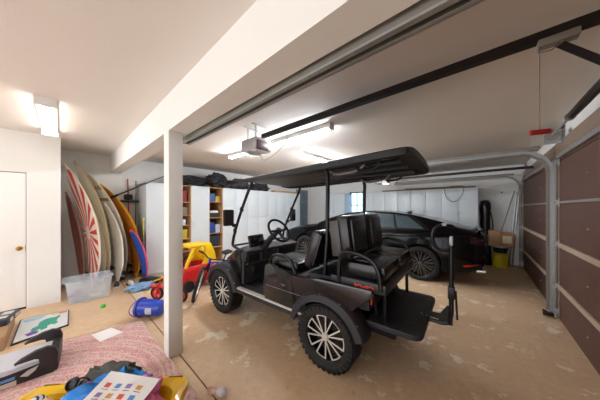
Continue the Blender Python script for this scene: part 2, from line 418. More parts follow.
# ------------------------------------------------------------------ cabinets
def cab_door(parent, x, y0, y1, z0, z1, handle=None):
    q = MB(); q.b2(x, x+.018, y0+.002, y1-.002, z0, z1, bev=.002); d = q.build('door', cabinet_white, parent)
    if handle is not None:
        q = MB(); hy, hz = handle; q.tube([(x+.018, hy, hz-.05), (x+.045, hy, hz-.05), (x+.045, hy, hz+.05), (x+.018, hy, hz+.05)], .004, 6); q.build('handle', galv, d)
XC = -5.37
def cabinet(y0, y1, kind, label, shelves=()):
    t = thing('cabinet', label, 'cabinet', (0, (y0+y1)/2, 0), group='tall white cabinets along the back wall')
    a, c = y0-(y0+y1)/2, y1-(y0+y1)/2; x0 = XB+.005; x1 = XC
    mt = cabinet_white if kind != 'open' else wood
    q = MB().m(mt); q.b2(x0, x1, a, a+.018, .06, 2.05); q.b2(x0, x1, c-.018, c, .06, 2.05); q.b2(x0, x1, a, c, 2.032, 2.05); q.b2(x0, x1, a, c, .06, .08); q.b2(x0, x0+.01, a, c, .06, 2.05); q.m(cabinet_white).b2(x0, x1-.03, a, c, 0, .06)
    q.build('carcass', None, t)
    if kind == 'open':
        for z in shelves:
            q = MB(); q.b2(x0+.01, x1-.005, a+.018, c-.018, z-.009, z+.009); q.build('shelf', wood, t)
    elif kind == 'single':
        cab_door(t, x1, a, c, .08, 2.05, (a+.04, 1.1))
    else:
        m_ = 0
        for (p, r_, h) in ((a, m_, m_-.04), (m_, c, m_+.04)):
            if kind == 'four':
                cab_door(t, x1, p, r_, 1.215, 2.05, None); cab_door(t, x1, p, r_, .08, 1.21, None)
            else: cab_door(t, x1, p, r_, .08, 2.05, (h, 1.1))
    return t
cabinet(1.19, 1.65, 'single', 'narrow white cabinet seen just left of the white post')
cabinet(1.65, 2.10, 'open', 'open shelf unit just right of the white post', (.45, .75, 1.08, 1.32, 1.64))
cabinet(2.10, 2.55, 'single', 'plain white cabinet between the two open shelf units')
cabinet(2.55, 2.93, 'open', 'open shelf unit behind the handlebar of the blue bicycle', (.45, .82, 1.24, 1.66))
cabinet(2.93, 3.75, 'four', 'four-door white cabinet behind the cart near side mirror')
cabinet(3.75, 4.56, 'four', 'four-door white cabinet behind the near windshield post of the cart')
cabinet(4.56, 5.37, 'four', 'four-door white cabinet behind the steering wheel')
cabinet(5.37, 6.16, 'four', 'last four-door white cabinet, beside the slate green door')
def cabinet_f(x0, x1, label, hinge=True):
    t = thing('cabinet', label, 'cabinet', ((x0+x1)/2, 0, 0), group='tall white cabinets along the far wall')
    a, c = x0-(x0+x1)/2, x1-(x0+x1)/2; y0, y1 = 7.2, YF-.005
    q = MB(); q.b2(a, a+.018, y0, y1, .06, 2.05); q.b2(c-.018, c, y0, y1, .06, 2.05); q.b2(a, c, y0, y1, 2.032, 2.05); q.b2(a, c, y0, y1, .06, .08); q.b2(a, c, y1-.01, y1, .06, 2.05); q.b2(a, c, y0+.03, y1, 0, .06)
    q.build('carcass', cabinet_white, t)
    for p, r_, h in ((a, 0, -.04), (0, c, .04)):
        q = MB(); q.b2(p+.003, r_-.003, y0-.018, y0, .08, 2.045, bev=.002); d = q.build('door', cabinet_white, t)
        q = MB(); q.tube([(h, y0-.018, 1.32), (h, y0-.045, 1.32), (h, y0-.045, 1.42), (h, y0-.018, 1.42)], .004, 6); q.build('handle', galv, d)
    return t
cabinet_f(-4.93, -3.97, 'lone white cabinet left of the small window')
for i, n in enumerate(('first white cabinet right of the window', 'second white cabinet right of the window', 'white cabinet behind the fin on the car roof', 'white cabinet at the right end, hung with a rope loop')):
    cabinet_f(-3.25+i*.80, -2.45+i*.80, n)
# ------------------------------------------------------------------ items on shelves and on cabinets
def carton(name, loc, d, m, label, cat='box', rz=0, group=None, lid=None, flaps=False):
    t = thing(name, label, cat, loc, rz, group)
    q = MB(); q.box((0, 0, d[2]/2), d, bev=.004); q.build('body', m, t)
    if lid:
        q = MB(); q.box((0, 0, d[2]+.006), (d[0]+.012, d[1]+.012, .02), bev=.004); q.build('lid', lid, t)
    if flaps:
        q = MB(); q.box((0, 0, d[2]+.0015), (.05, d[1]+.002, .003)); q.box((d[0]/2+.001, 0, d[2]-.05), (.002, .05, .1)); q.build('tape', mat('parcel_tape', 'CDB48C', .3), t)
    return t
XS = -5.66
A = [(1.74, 1.649, .16, .20, '3A3F52', 'dark navy box on the top shelf right of the post'), (1.94, 1.649, .20, .27, '8C2E2A', 'dark red box on the top shelf right of the post'),
     (1.80, 1.329, .20, .10, 'D8D2C6', 'low white box on the second shelf right of the post'), (1.98, 1.329, .16, .17, '8A7B68', 'tan box on the second shelf right of the post'),
     (1.86, 1.089, .30, .13, 'CBD3DC', 'pale blue box on the third shelf right of the post'),
     (1.79, .759, .14, .24, 'D8482C', 'orange red box on the shelf above the toy car'), (1.97, .759, .16, .20, 'C5B32E', 'mustard yellow box on the shelf above the toy car'),
     (1.86, .459, .30, .2, '5C4A6B', 'purple box on the bottom shelf behind the toy car')]
B_ = [(2.67, 1.669, .17, .22, '3A6EA5', 'blue box on the top shelf of the right open unit'), (2.83, 1.669, .12, .14, 'C9A54B', 'yellow box on the top shelf of the right open unit'),
      (2.74, 1.249, .28, .12, '26282C', 'black case on the second shelf of the right open unit'), (2.74, 1.369, .22, .06, 'E2E2DE', 'white box lying on the black case'),
      (2.66, .829, .15, .26, '2D4F9E', 'royal blue box on the third shelf of the right open unit'), (2.83, .829, .13, .22, 'B9C4D2', 'pale box on the third shelf beside the royal blue one'),
      (2.74, .459, .26, .3, '24303B', 'dark bin on the low shelf behind the bicycle')]
for i, (y, z, w, h, c, lab) in enumerate(A+B_):
    carton('storage_box', (XS+.05, y, z), (.30, w, h), C('shelf_box_'+c, c, .55, var=.12, scale=14), lab, rz=R(random.uniform(-3, 3)), lid=(C('shelf_box_lid_'+c, c, .4) if i % 3 == 0 else None))
def crumple(name, label, cat, loc, d, m, seed, rz=0, n=40):
    t = bmesh.new(); bmesh.ops.create_icosphere(t, subdivisions=4, radius=1)
    for v in t.verts:
        p = v.co.copy()
        k = 1+.35*noise.noise(p*2.1+Vector((seed, 0, 0)))+.22*noise.noise(p*5+Vector((0, seed, 0)))+.08*noise.noise(p*11)
        v.co = Vector((p.x*d[0]/2*k, p.y*d[1]/2*k, max(-d[2]/2, p.z*d[2]/2*(k+.15*noise.noise(p*4)))+d[2]/2))
    for f in t.faces: f.smooth = True
    q = MB(); q.join(t); o = q.build(name, m)
    o.location = loc; o.rotation_euler = (0, 0, rz); tag(o, label, cat); return o
bagm = mat('dark_nylon', '2C2C31', .55, var=.25, scale=10)
crumple('duffel_bag', 'flat black bag draped on cabinet tops right of the post', 'bag', (-5.66, 2.15, 2.055), (.6, .92, .26), bagm, 3)
crumple('tent_bag', 'taller crumpled dark bag on the cabinet tops', 'bag', (-5.62, 2.90, 2.055), (.5, .56, .42), mat('dark_nylon_sheen', '2D2E33', .45, var=.25, scale=8), 9)
crumple('tarpaulin', 'folded charcoal tarpaulin with pale edges on the cabinet tops', 'tarpaulin', (-5.60, 3.55, 2.055), (.5, .74, .32), mat('charcoal_tarp', '3A3836', .55, var=.35, scale=9), 5)
crumple('sleeping_bag', 'dark rolled bundle above the white cabinets near the cart roof', 'bag', (-5.62, 4.35, 2.055), (.5, .72, .26), bagm, 12)
for i, (x0, x1, y, z, dz) in enumerate(((-2.6, -.15, 7.40, 2.052, .05), (-1.9, -.35, 7.56, 2.052, .08), (-1.2, -.1, 7.30, 2.052, .04))):
    t = thing('wooden_plank', ('long thin plank lying over three cabinets', 'thickest plank at the back on the far cabinets', 'short front plank above the rope loop')[i], 'plank', (0, y, z))
    q = MB(); q.b2(x0, x1, -.06, .06, 0, dz, bev=.004); q.build('board', C(('plank_a', 'plank_b', 'plank_c')[i], ('8A6A4A', '9C7B58', '7A5C3E')[i], .7, var=.25, scale=16), t)
for i, (y0, y1, x, z) in enumerate(((4.9, 6.1, -5.5, 2.052), (5.0, 6.0, -5.7, 2.052))):
    t = thing('wooden_plank', ('front timber offcut on back cabinets beneath the cart roof', 'rear timber offcut on back cabinets beneath the cart roof')[i], 'plank', (x, 0, z))
    q = MB(); q.b2(-.05, .05, y0, y1, 0, .07, bev=.004); q.build('board', C('plank_d', 'B58A5C', .7, var=.2), t)
q = MB(); q.tube(smooth_path([(-.78, 7.16, 2.10), (-.77, 7.13, 1.88), (-.68, 7.12, 1.70), (-.52, 7.12, 1.66), (-.37, 7.13, 1.86), (-.34, 7.16, 2.10), (-.45, 7.3, 2.12), (-.66, 7.3, 2.12)], 3), .007, 6)
tag(q.build('rope', mat('brown_rope', '7A6A55', .9)), 'rope loop hanging down the right-hand far cabinet', 'rope')
# ------------------------------------------------------------------ surfboards
def board(name, label, cat, tail, nose, wdir, width, bow, deck, rail_m, thick=.06, group='surfboards leaning in the alcove', rays=None, stripe=None, blunt=1.0, fins=True):
    T, Nn = Vector(tail), Vector(nose); ax = (Nn-T); Ln = ax.length; ax.normalize()
    w = Vector(wdir); w = (w-ax*w.dot(ax)).normalized(); n = w.cross(ax).normalized()
    if n.x < 0: n = -n
    t = thing(name, label, cat, T, 0, group=group)
    def outline(s):          # s 0 tail .. 1 nose
        a = min(1, (s/.22))**.55 if s < .22 else 1
        e = (1-max(0, (s-.45)/.55)**(2.3*blunt))
        base = .42+.58*math.sin(PI*min(1, (s+.18)/.92)*.5) if s < .5 else 1
        return max(.012, width/2*min(a*.98+.02, 1)*base*max(0, e)**.75)
    NS, NW = 44, 12
    def center(s): return ax*(s*Ln)+Vector((0, 1, 0))*(bow*4*s*(1-s))
    top, bot = [], []
    for i in range(NS+1):
        s = i/NS; hw = outline(s); c = center(s); th = thick*(.35+.65*math.sin(PI*min(1, max(0, s*.9+.08))))
        top.append([c+w*(hw*u)+n*(th/2*math.sqrt(max(0, 1-abs(u)**3.2))) for u in [(-1+2*j/NW) for j in range(NW+1)]])
        bot.append([c+w*(hw*u)-n*(th/2*math.sqrt(max(0, 1-abs(u)**2.6))) for u in [(-1+2*j/NW) for j in range(NW+1)]])
    q = MB().m(rail_m); q.grid(bot); q.grid(top)
    q.bm.faces.ensure_lookup_table()
    q.poly([*bot[0], *top[0][::-1][0:]], [list(range(2*NW+2))]); q.poly([*bot[-1], *top[-1][::-1]], [list(range(2*NW+2))])
    q.build('board_body', None, t)
    # deck skin just proud of the body: painted artwork inside the pale rail
    q = MB().m(deck); sk = []
    for i in range(2, NS-1):
        s = i/NS; hw = outline(s)*.86; c = center(s); th = thick*(.35+.65*math.sin(PI*min(1, max(0, s*.9+.08))))
        sk.append([c+w*(hw*u)+n*(th/2*math.sqrt(max(0, 1-abs(u*.86)**3.2))+.002) for u in [(-1+2*j/NW) for j in range(NW+1)]])
    q.grid(sk); dk = q.build('deck', None, t, fixn=False)
    dk['_axes'] = 0; del dk['_axes']
    if fins:
        q = MB()
        for off, s in ((0, .05), (-.6, .12), (.6, .12)):
            c = center(s)+w*(outline(s)*off)-n*thick*.35
            M = frame(c-w*.003, -n, ax, w)
            q.prism([(0, -.05), (0, .06), (.10, -.02), (.11, -.06)], .006, M)
        q.build('fin', black_plastic, t)
    return t, dk, (T, ax, w, n, Ln)
def ray_material(ax, w, L_):
    m = bpy.data.materials.new('red_sunburst_artwork'); m.use_nodes = True; nt = m.node_tree; N = nt.nodes; L = nt.links; b = N['Principled BSDF']
    b.inputs['Roughness'].default_value = .3
    tc = N.new('ShaderNodeTexCoord')
    def dot(v):
        d = N.new('ShaderNodeVectorMath'); d.operation = 'DOT_PRODUCT'; L.new(tc.outputs['Object'], d.inputs[0]); d.inputs[1].default_value = v; return d.outputs['Value']
    u = dot(w); v = dot(ax)
    def ma(op, a, b_=None):
        q = N.new('ShaderNodeMath'); q.operation = op
        for i, z in enumerate((a, b_)):
            if z is None: continue
            if isinstance(z, (int, float)): q.inputs[i].default_value = z
            else: L.new(z, q.inputs[i])
        return q.outputs[0]
    uc = ma('SUBTRACT', u, .02); vc = ma('MULTIPLY', ma('SUBTRACT', v, 1.02), .42)
    an = ma('ARCTAN2', uc, vc)
    sn = ma('SINE', ma('MULTIPLY', an, 17))
    g = ma('GREATER_THAN', sn, 0.0)
    r2 = ma('SQRT', ma('ADD', ma('MULTIPLY', uc, uc), ma('MULTIPLY', vc, vc)))
    far = ma('GREATER_THAN', r2, .055)
    f = ma('MULTIPLY', g, far)
    mx = N.new('ShaderNodeMix'); mx.data_type = 'RGBA'; mx.inputs[6].default_value = lin('E6DACB'); mx.inputs[7].default_value = lin('C5342B')
    L.new(f, mx.inputs[0]); L.new(mx.outputs[2], b.inputs['Base Color']); return m
cream = mat('cream_fibreglass', 'E8DEC9', .3, var=.06, coat=.3)
cream2 = mat('aged_cream_fibreglass', 'E8DDC6', .35, var=.1)
offwhite = mat('white_fibreglass', 'EAE5DA', .28, coat=.3)
brownboard = mat('maroon_board', '8B4A40', .4, var=.2)
yellow_rail = mat('golden_yellow_fibreglass', 'E0A022', .3, coat=.3)
shaded_deck = mat('shaded_orange_brown_deck', 'B87018', .4, var=.15)  # yellow board's face, its shade put into the brownish deck colour
W1 = (.72, .69, 0)
board('surfboard', 'faded maroon surfboard at far left behind the red sunburst one', 'surfboard', (-5.66, .27, .03), (-5.78, .06, 1.80), (.96, .28, 0), .36, .05, brownboard, mat('faded_pink_rail', 'A98274', .4))
_, dk, (T, ax, w, n, Ln) = board('surfboard', 'white surfboard painted with red sunburst rays', 'surfboard', (-5.38, .38, .02), (-5.46, .035, 2.27), (.93, .37, 0), .50, .15, cream, cream)
dk.data.materials[0] = ray_material(ax, w, Ln)
board('surfboard', 'tallest cream surfboard, its pale nose behind the red sunburst board', 'surfboard', (-5.56, .58, .02), (-5.78, .17, 2.40), (.93, .37, 0), .50, .12, cream2, mat('tan_rail', 'DCCDAE', .35))
def band_material():
    m = bpy.data.materials.new('cream_deck_with_tan_bands'); m.use_nodes = True; nt = m.node_tree; N = nt.nodes; L = nt.links; b = N['Principled BSDF']; b.inputs['Roughness'].default_value = .35
    tc = N.new('ShaderNodeTexCoord'); s = N.new('ShaderNodeSeparateXYZ'); L.new(tc.outputs['Object'], s.inputs[0])
    r = N.new('ShaderNodeValToRGB'); r.color_ramp.interpolation = 'CONSTANT'; L.new(s.outputs['Z'], r.inputs[0])
    mm = N.new('ShaderNodeMath'); mm.operation = 'DIVIDE'; mm.inputs[1].default_value = 2.3; L.new(s.outputs['Z'], mm.inputs[0]); L.new(mm.outputs[0], r.inputs[0])
    e = r.color_ramp.elements; e[0].position = 0; e[0].color = lin('CFC5B2'); e[1].position = .62; e[1].color = lin('E2DDD0')
    for p, c in ((.70, 'A58C66'), (.73, 'E2DDD0'), (.80, 'B29A74'), (.83, 'CFC2A8')): q = e.new(p); q.color = lin(c)
    L.new(r.outputs[0], b.inputs['Base Color']); return m
board('surfboard', 'cream surfboard with tan bands near its nose and yellowish rail', 'surfboard', (-5.62, .84, .02), (-5.82, .30, 2.24), (.92, .38, 0), .52, .17, band_material(), cream)
board('surfboard', 'short narrow white surfboard in front of the banded one', 'surfboard', (-5.40, .73, .02), (-5.55, .56, 1.60), (.93, .37, 0), .34, .10, mat('grey_white_deck', 'C9C3B8', .35), offwhite, thick=.05)
board('surfboard', 'golden yellow surfboard, furthest right of the full-size boards', 'surfboard', (-5.60, 1.07, .02), (-5.88, .53, 2.00), (.90, .44, 0), .48, .17, shaded_deck, yellow_rail)
board('surfboard', 'dull brown surfboard between the banded and the yellow boards', 'surfboard', (-5.72, .93, .02), (-5.92, .42, 1.80), (.90, .44, 0), .44, .14, mat('brown_deck', '8E6A44', .5, var=.15), mat('brown_rail', '9C7A50', .45))
board('bodyboard', 'blue bodyboard with a pink edge leaning by the brooms', 'bodyboard', (-5.20, 1.14, .02), (-5.38, .93, 1.06), (.99, .14, 0), .42, .07, mat('blue_foam', '2D4FA3', .55), mat('pink_foam', 'E0507C', .5), thick=.06, group=None, blunt=1.9, fins=False)
board('surfboard', 'plain off-white surfboard squeezed between the sunburst and the tallest cream board', 'surfboard', (-5.47, .50, .02), (-5.64, .10, 2.02), (.93, .37, 0), .44, .14, offwhite, mat('tan_rail', 'DCCDAE', .35))
# ------------------------------------------------------------------ poles, brooms, rod
def pole(name, label, cat, a, c, r, m, extras=None):
    t = thing(name, label, cat, a); A_, C_ = Vector(a), Vector(c); d = C_-A_
    q = MB(); q.tube([(0, 0, 0), d*.5, d], r, 8); q.build('shaft', m, t); return t, d
t, d = pole('broom', 'broom with a red handle and black head hung high in the alcove', 'broom', (-6.03, 1.02, .95), (-6.06, 1.0, 2.16), .013, C('red_handle', '9C2C36', .4))
q = MB(); q.box((.03, 0, .70), (.05, .42, .05), bev=.01); q.box((.03, -.02, .80), (.06, .16, .12), bev=.03); q.build('head', black_plastic, t)
t, d = pole('pole', 'green grey pole standing just right of the red-handled broom', 'pole', (-6.0, 1.12, .02), (-6.05, 1.15, 2.13), .013, C('green_handle', '5E7A6A', .4))
q = MB(); q.tube([d*.86, d*.93], .017, 8); q.build('grip', C('pale_grip', 'BFC4B0', .5), t)
t, d = pole('rake', 'green and yellow handle leaning low behind the blue bodyboard', 'rake', (-5.30, 1.13, .02), (-5.34, 1.14, 1.30), .012, C('green_fibre', '6E7A3C', .4))
q = MB(); q.tube([d*.80, d], .016, 8); q.build('grip', C('yellow_grip', 'B7A84A', .5), t)
# long black rod slung diagonally
t = thing('fishing_rod', 'long black rod slung diagonally across the alcove toward the post', 'fishing rod', (-5.75, .667, 1.705))
q = MB(); q.tube([(0, 0, 0), (.60, .43, .27), (1.15, .82, .51)], [.018, .012, .006], 8); q.build('blank', black_plastic, t)
q = MB(); q.tube([(0, 0, 0), (.14, .10, .063)], .024, 8); q.build('handle', rubber, t)
# ------------------------------------------------------------------ clear bin
clear = mat('clear_plastic', 'E6EEF7', .12, alpha=.28, var=.01)
t = thing('storage_tub', 'clear plastic tub standing in front of the surfboards', 'tub', (-4.93, .31, 0), R(2))
q = MB(); a0, a1, a2, a3 = (.18, .25), (.165, .235), (.22, .29), (.215, .285)
def rect_loop(hx, hy, z, r=.03, n=4):
    pts = []
    for cx, cy, s in ((hx-r, hy-r, 0), (-hx+r, hy-r, 90), (-hx+r, -hy+r, 180), (hx-r, -hy+r, 270)):
        for i in range(n+1): pts.append((cx+r*math.cos(R(s+90*i/n)), cy+r*math.sin(R(s+90*i/n)), z))
    return pts
rows = [rect_loop(.15, .22, .004), rect_loop(.165, .235, .006), rect_loop(.19, .265, .34), rect_loop(.21, .285, .342), rect_loop(.21, .285, .365), rect_loop(.203, .278, .366), rect_loop(.185, .26, .35), rect_loop(.16, .23, .012), rect_loop(.14, .21, .010)]
q.grid(rows, wrap=True); q.poly(rows[0][::-1], [list(range(len(rows[0])))]); q.poly(rows[-1], [list(range(len(rows[0])))])
q.build('bin_body', clear, t)
for s in (-1, 1):
    q = MB(); q.tube(smooth_path([(-.06, s*.283, .35), (-.06, s*.30, .33), (.06, s*.30, .33), (.06, s*.283, .35)], 2), .008, 6); q.build('handle', clear, t)
for i, (x, y, sx, sy, sz, c, lab) in enumerate(((0, -.10, .16, .16, .07, '8C98A6', 'grey blue pouch inside the left end of the clear tub'), (.03, .08, .16, .16, .05, 'E4E2DC', 'white folded cloth inside the right end of the clear tub'))):
    q = MB(); q.box((-4.93+x, .31+y, .014+sz/2), (sx, sy, sz), bev=.02); tag(q.build(('pouch', 'cloth')[i], C('tub_item_'+c, c, .6, var=.2)), lab, ('pouch', 'cloth')[i])
# clutter behind the tub
for i, (x, y, r_, c, lab, nm) in enumerate(((-5.28, .16, .07, 'C23A3A', 'red shoe beside the left end of the clear tub', 'shoe'), (-5.24, .70, .06, '3A3A40', 'dark sneaker at the foot of the boards, right of the tub', 'shoe'), (-5.14, .90, .055, 'D7CFC2', 'pale slipper at the foot of the yellow board', 'slipper'))):
    t = thing(nm, lab, 'shoe', (x, y, 0), R(20*i-30))
    q = MB(); q.box((0, 0, .012), (.24, .09, .024), bev=.01); q.build('sole', rubber if c != '3A3A40' else offwhite, t)
    q = MB(); q.grid([[(-.12+.24*u, (.044*math.sin(PI*(.12+.8*u))**.5)*math.cos(PI*v), .022+(.085-.05*u)*math.sin(PI*v)*math.sin(PI*(.1+.82*u))**.5) for v in [j/10 for j in range(11)]] for u in [i2/14 for i2 in range(15)]])
    q.build('upper', C('shoe_'+c, c, .6), t)
# blue translucent bag on the floor with a black case and yellow thing
crumple('plastic_bag', 'crumpled pale blue plastic bag on the floor by the bodyboard', 'bag', (-4.75, .98, 0), (.34, .42, .10), mat('pale_blue_film', '8DB4DA', .25, var=.3, scale=12), 21)
q = MB(); q.box((-5.02, 1.20, .045), (.36, .22, .09), rot=(0, 0, R(30)), bev=.02); tag(q.build('tool_case', black_plastic), 'black case on the floor behind the blue plastic bag', 'case')
# dark folding umbrella like shape under bodyboard skipped: not legible in the photo
# ------------------------------------------------------------------ blue bucket lying down
bl = mat('royal_blue_plastic', '2440B0', .35, var=.05, coat=.2)
t = thing('toy_bucket', 'royal blue bucket lying on its side by the post', 'bucket', (-3.46, .80, .0), 0)
M = Matrix.Translation((0, 0, .128)) @ Euler((0, R(88), R(221))).to_matrix().to_4x4()
q = MB(); q.lathe([(0, -.19), (.088, -.19), (.098, -.16), (.112, .10), (.128, .10), (.128, .125), (.118, .125), (.108, .10), (.094, -.15), (0, -.16)], M, 28); q.build('shell', bl, t)
q = MB(); q.grid([[M @ Vector((r_*math.cos(a), r_*math.sin(a), z)) for a in [R(60+5*i) for i in range(11)]] for r_, z in ((.1035, -.10), (.109, -.02))]); q.build('label_band', mat('grey_paper_label', 'B9BCC8', .6), t)
q = MB(); q.tube([M @ Vector((.125*math.cos(a), .125*math.sin(a), .115+.06*math.sin(a)**2)) for a in [PI*i/14 for i in range(15)]], .005, 6); q.build('handle', bl, t)
q = MB(); q.tube([(0, 0, 0)]*1+[(0, 0, .001)], .001) if False else None
# ------------------------------------------------------------------ wheels for small toys and bikes
def spoked(parent, c, axis, r, tyre_r, tm, rm, nspoke=20, hub=.02, name='wheel'):
    ax = Vector(axis).normalized(); u = ax.orthogonal().normalized(); v = ax.cross(u)
    c = Vector(c)
    q = MB(); q.tube([c+(u*math.cos(a)+v*math.sin(a))*(r-tyre_r) for a in [2*PI*i/36 for i in range(36)]], tyre_r, 8, closed=True)
    wl = q.build(name, tm, parent)
    q = MB(); q.tube([c+(u*math.cos(a)+v*math.sin(a))*(r-2.1*tyre_r) for a in [2*PI*i/36 for i in range(36)]], tyre_r*.55, 6, closed=True)
    q.tube([c-ax*.03, c+ax*.03], hub, 10)
    for i in range(nspoke):
        a = 2*PI*i/nspoke; q.tube([c+ax*(.02 if i % 2 else -.02), c+(u*math.cos(a)+v*math.sin(a))*(r-2.2*tyre_r)], .0013 if nspoke > 8 else .012, 4)
    q.build('rim', rm, wl); return wl
redp = mat('red_toy_plastic', 'CF2323', .3, coat=.2); yelp = mat('yellow_toy_plastic', 'F2C114', .35, coat=.15)
# balance bike partly behind the post
t = thing('balance_bike', 'small red balance bike behind the white post', 'toy bike', (-3.80, 1.12, 0), R(-58))
for x, y in ((-.02, -.20), (.0, .25)):
    spoked(t, (x, y, .115), (1, 0, 0), .115, .02, rubber, redp, 8)
q = MB(); q.tube(smooth_path([(0, -.20, .115), (0, -.14, .26), (0, .0, .17), (0, .25, .115)], 2), .016, 8); q.tube([(0, -.14, .24), (0, -.12, .36)], .014, 8); q.tube([(0, .1, .15), (0, .13, .27)], .012, 8); q.build('frame', redp, t)
q = MB(); q.tube([(-.13, -.12, .36), (.13, -.12, .36)], .011, 8); q.build('handlebar', yelp, t)
q = MB(); q.box((0, .14, .28), (.10, .18, .04), bev=.018); q.build('saddle', black_plastic, t)
q = MB(); q.box((0, -.22, .24), (.07, .12, .03), bev=.012); q.build('mudguard', redp, t)
# ride-on toy car
t = thing('ride_on_car', 'red and yellow toddler ride-on car behind the blue bicycle', 'toy car', (-4.18, 1.70, 0), R(8))
def ell(u, a, c): return a*math.copysign(abs(math.cos(u))**.6, math.cos(u)), c*math.copysign(abs(math.sin(u))**.6, math.sin(u))
q = MB(); rows = []
for z, k in ((.09, .80), (.12, .95), (.22, 1.0), (.34, 1.0), (.42, .96), (.44, .9), (.42, .84), (.30, .82)):
    rows.append([(ell(2*PI*i/36, .24*k, .36*k)[0], ell(2*PI*i/36, .24*k, .36*k)[1], z+.05*math.cos(2*PI*i/36*1)**2*0) for i in range(36)])
q.grid(rows, wrap=True); q.poly(rows[0], [list(range(36))]); q.poly([(x, y, .30) for x, y, z in rows[-1]], [list(range(36))]); q.build('body_shell', redp, t)
for sx in (-1, 1):
    q = MB(); q.tube(smooth_path([(sx*.20, -.28, .42), (sx*.20, -.20, .62), (sx*.17, -.10, .78)], 2), .030, 8); q.build('roof_pillar', yelp, t)
    q = MB(); q.prism([(.34, .42), (.30, .62), (.22, .79), (.06, .79), (.10, .68), (.10, .52), (.02, .44)], .04, frame((sx*.20-.02, 0, 0), (0, 1, 0), (0, 0, 1), (1, 0, 0)), bev=.012); q.build('roof_pillar', yelp, t)
q = MB(); q.box((0, .01, .79), (.42, .44, .06), bev=.03); q.build('roof', yelp, t)
q = MB(); q.box((0, .27, .52), (.40, .05, .22), bev=.02); q.build('seat_back', yelp, t)
q = MB(); q.tube([(.09*math.cos(a), -.16+.03*math.sin(a), .50+.09*math.sin(a)) for a in [2*PI*i/20 for i in range(20)]], .012, 6, closed=True); q.build('steering_wheel', black_plastic, t)
for sx in (-1, 1):
    for y in (-.24, .24):
        q = MB(); q.lathe([(0, -.03), (.09, -.03), (.10, -.015), (.10, .015), (.09, .03), (.05, .032), (0, .028)], frame((sx*.235, y, .10), (0, 1, 0), (0, 0, 1), (1, 0, 0)), 20); q.build('wheel', rubber, t)
# ------------------------------------------------------------------ blue bicycle
bikeblue = mat('blue_bike_paint', '2B3FC0', .25, coat=.4)
t = thing('bicycle', 'small blue bicycle leaning behind the front wheel of the cart', 'bicycle', (-3.50, 1.42, .005), rot=Euler((R(0), R(16), R(30))))
spoked(t, (0, 0, .28), (math.cos(R(26)), math.sin(R(26)), 0), .28, .024, rubber, silver, 24)
spoked(t, (.02, .88, .28), (1, 0, 0), .28, .024, rubber, silver, 24)
q = MB(); hd = Vector((0, .16, .60)); seat = Vector((0, .62, .56)); bb = Vector((0, .52, .27))
q.tube([hd+Vector((0, -.02, .06)), hd+Vector((0, .02, -.10))], .022, 10); q.tube([hd, seat*1.0+Vector((0, 0, -.08))], .017, 8); q.tube([hd+Vector((0, .02, -.08)), bb], .02, 8); q.tube([seat, bb], .015, 8)
for s in (-1, 1):
    q.tube([bb+Vector((s*.03, 0, 0)), Vector((s*.05+.01, .88, .28))], .009, 6); q.tube([seat+Vector((s*.015, 0, -.1)), Vector((s*.05+.01, .88, .28))], .008, 6)
q.build('frame', bikeblue, t)
q = MB()
for s in (-1, 1): q.tube(smooth_path([(s*.045, 0, .28), (s*.045, .06, .42), (s*.045, .10, .50)], 1), .012, 8)
q.box((0, .10, .51), (.12, .04, .03), bev=.01); q.tube([(0, .10, .51), (0, .17, .66)], .014, 8); q.build('fork', black_steel, t)
q = MB(); q.tube(smooth_path([(-.27, .22, .70), (-.12, .18, .70), (-.05, .15, .67), (.05, .15, .67), (.12, .18, .70), (.27, .22, .70)], 2), .011, 8); q.build('handlebar', black_steel, t)
for s in (-1, 1):
    q = MB(); q.tube([(s*.19, .205, .70), (s*.28, .222, .70)], .017, 8); q.build('grip', rubber, t)
q = MB(); q.tube([seat, seat+Vector((0, .03, .10))], .012, 8); q.box(seat+Vector((0, .05, .12)), (.12, .24, .045), bev=.02); q.build('saddle', black_plastic, t)
q = MB(); q.lathe([(.03, 0), (.085, 0), (.085, .006), (.03, .006)], frame(bb+Vector((.04, 0, 0)), (0, 1, 0), (0, 0, 1), (1, 0, 0)), 24); q.tube([bb+Vector((.05, 0, 0)), bb+Vector((.06, .04, -.13)), bb+Vector((.12, .04, -.13))], .008, 6); q.tube([bb+Vector((-.05, 0, 0)), bb+Vector((-.06, -.04, .13)), bb+Vector((-.12, -.04, .13))], .008, 6); q.build('crank', black_steel, t)
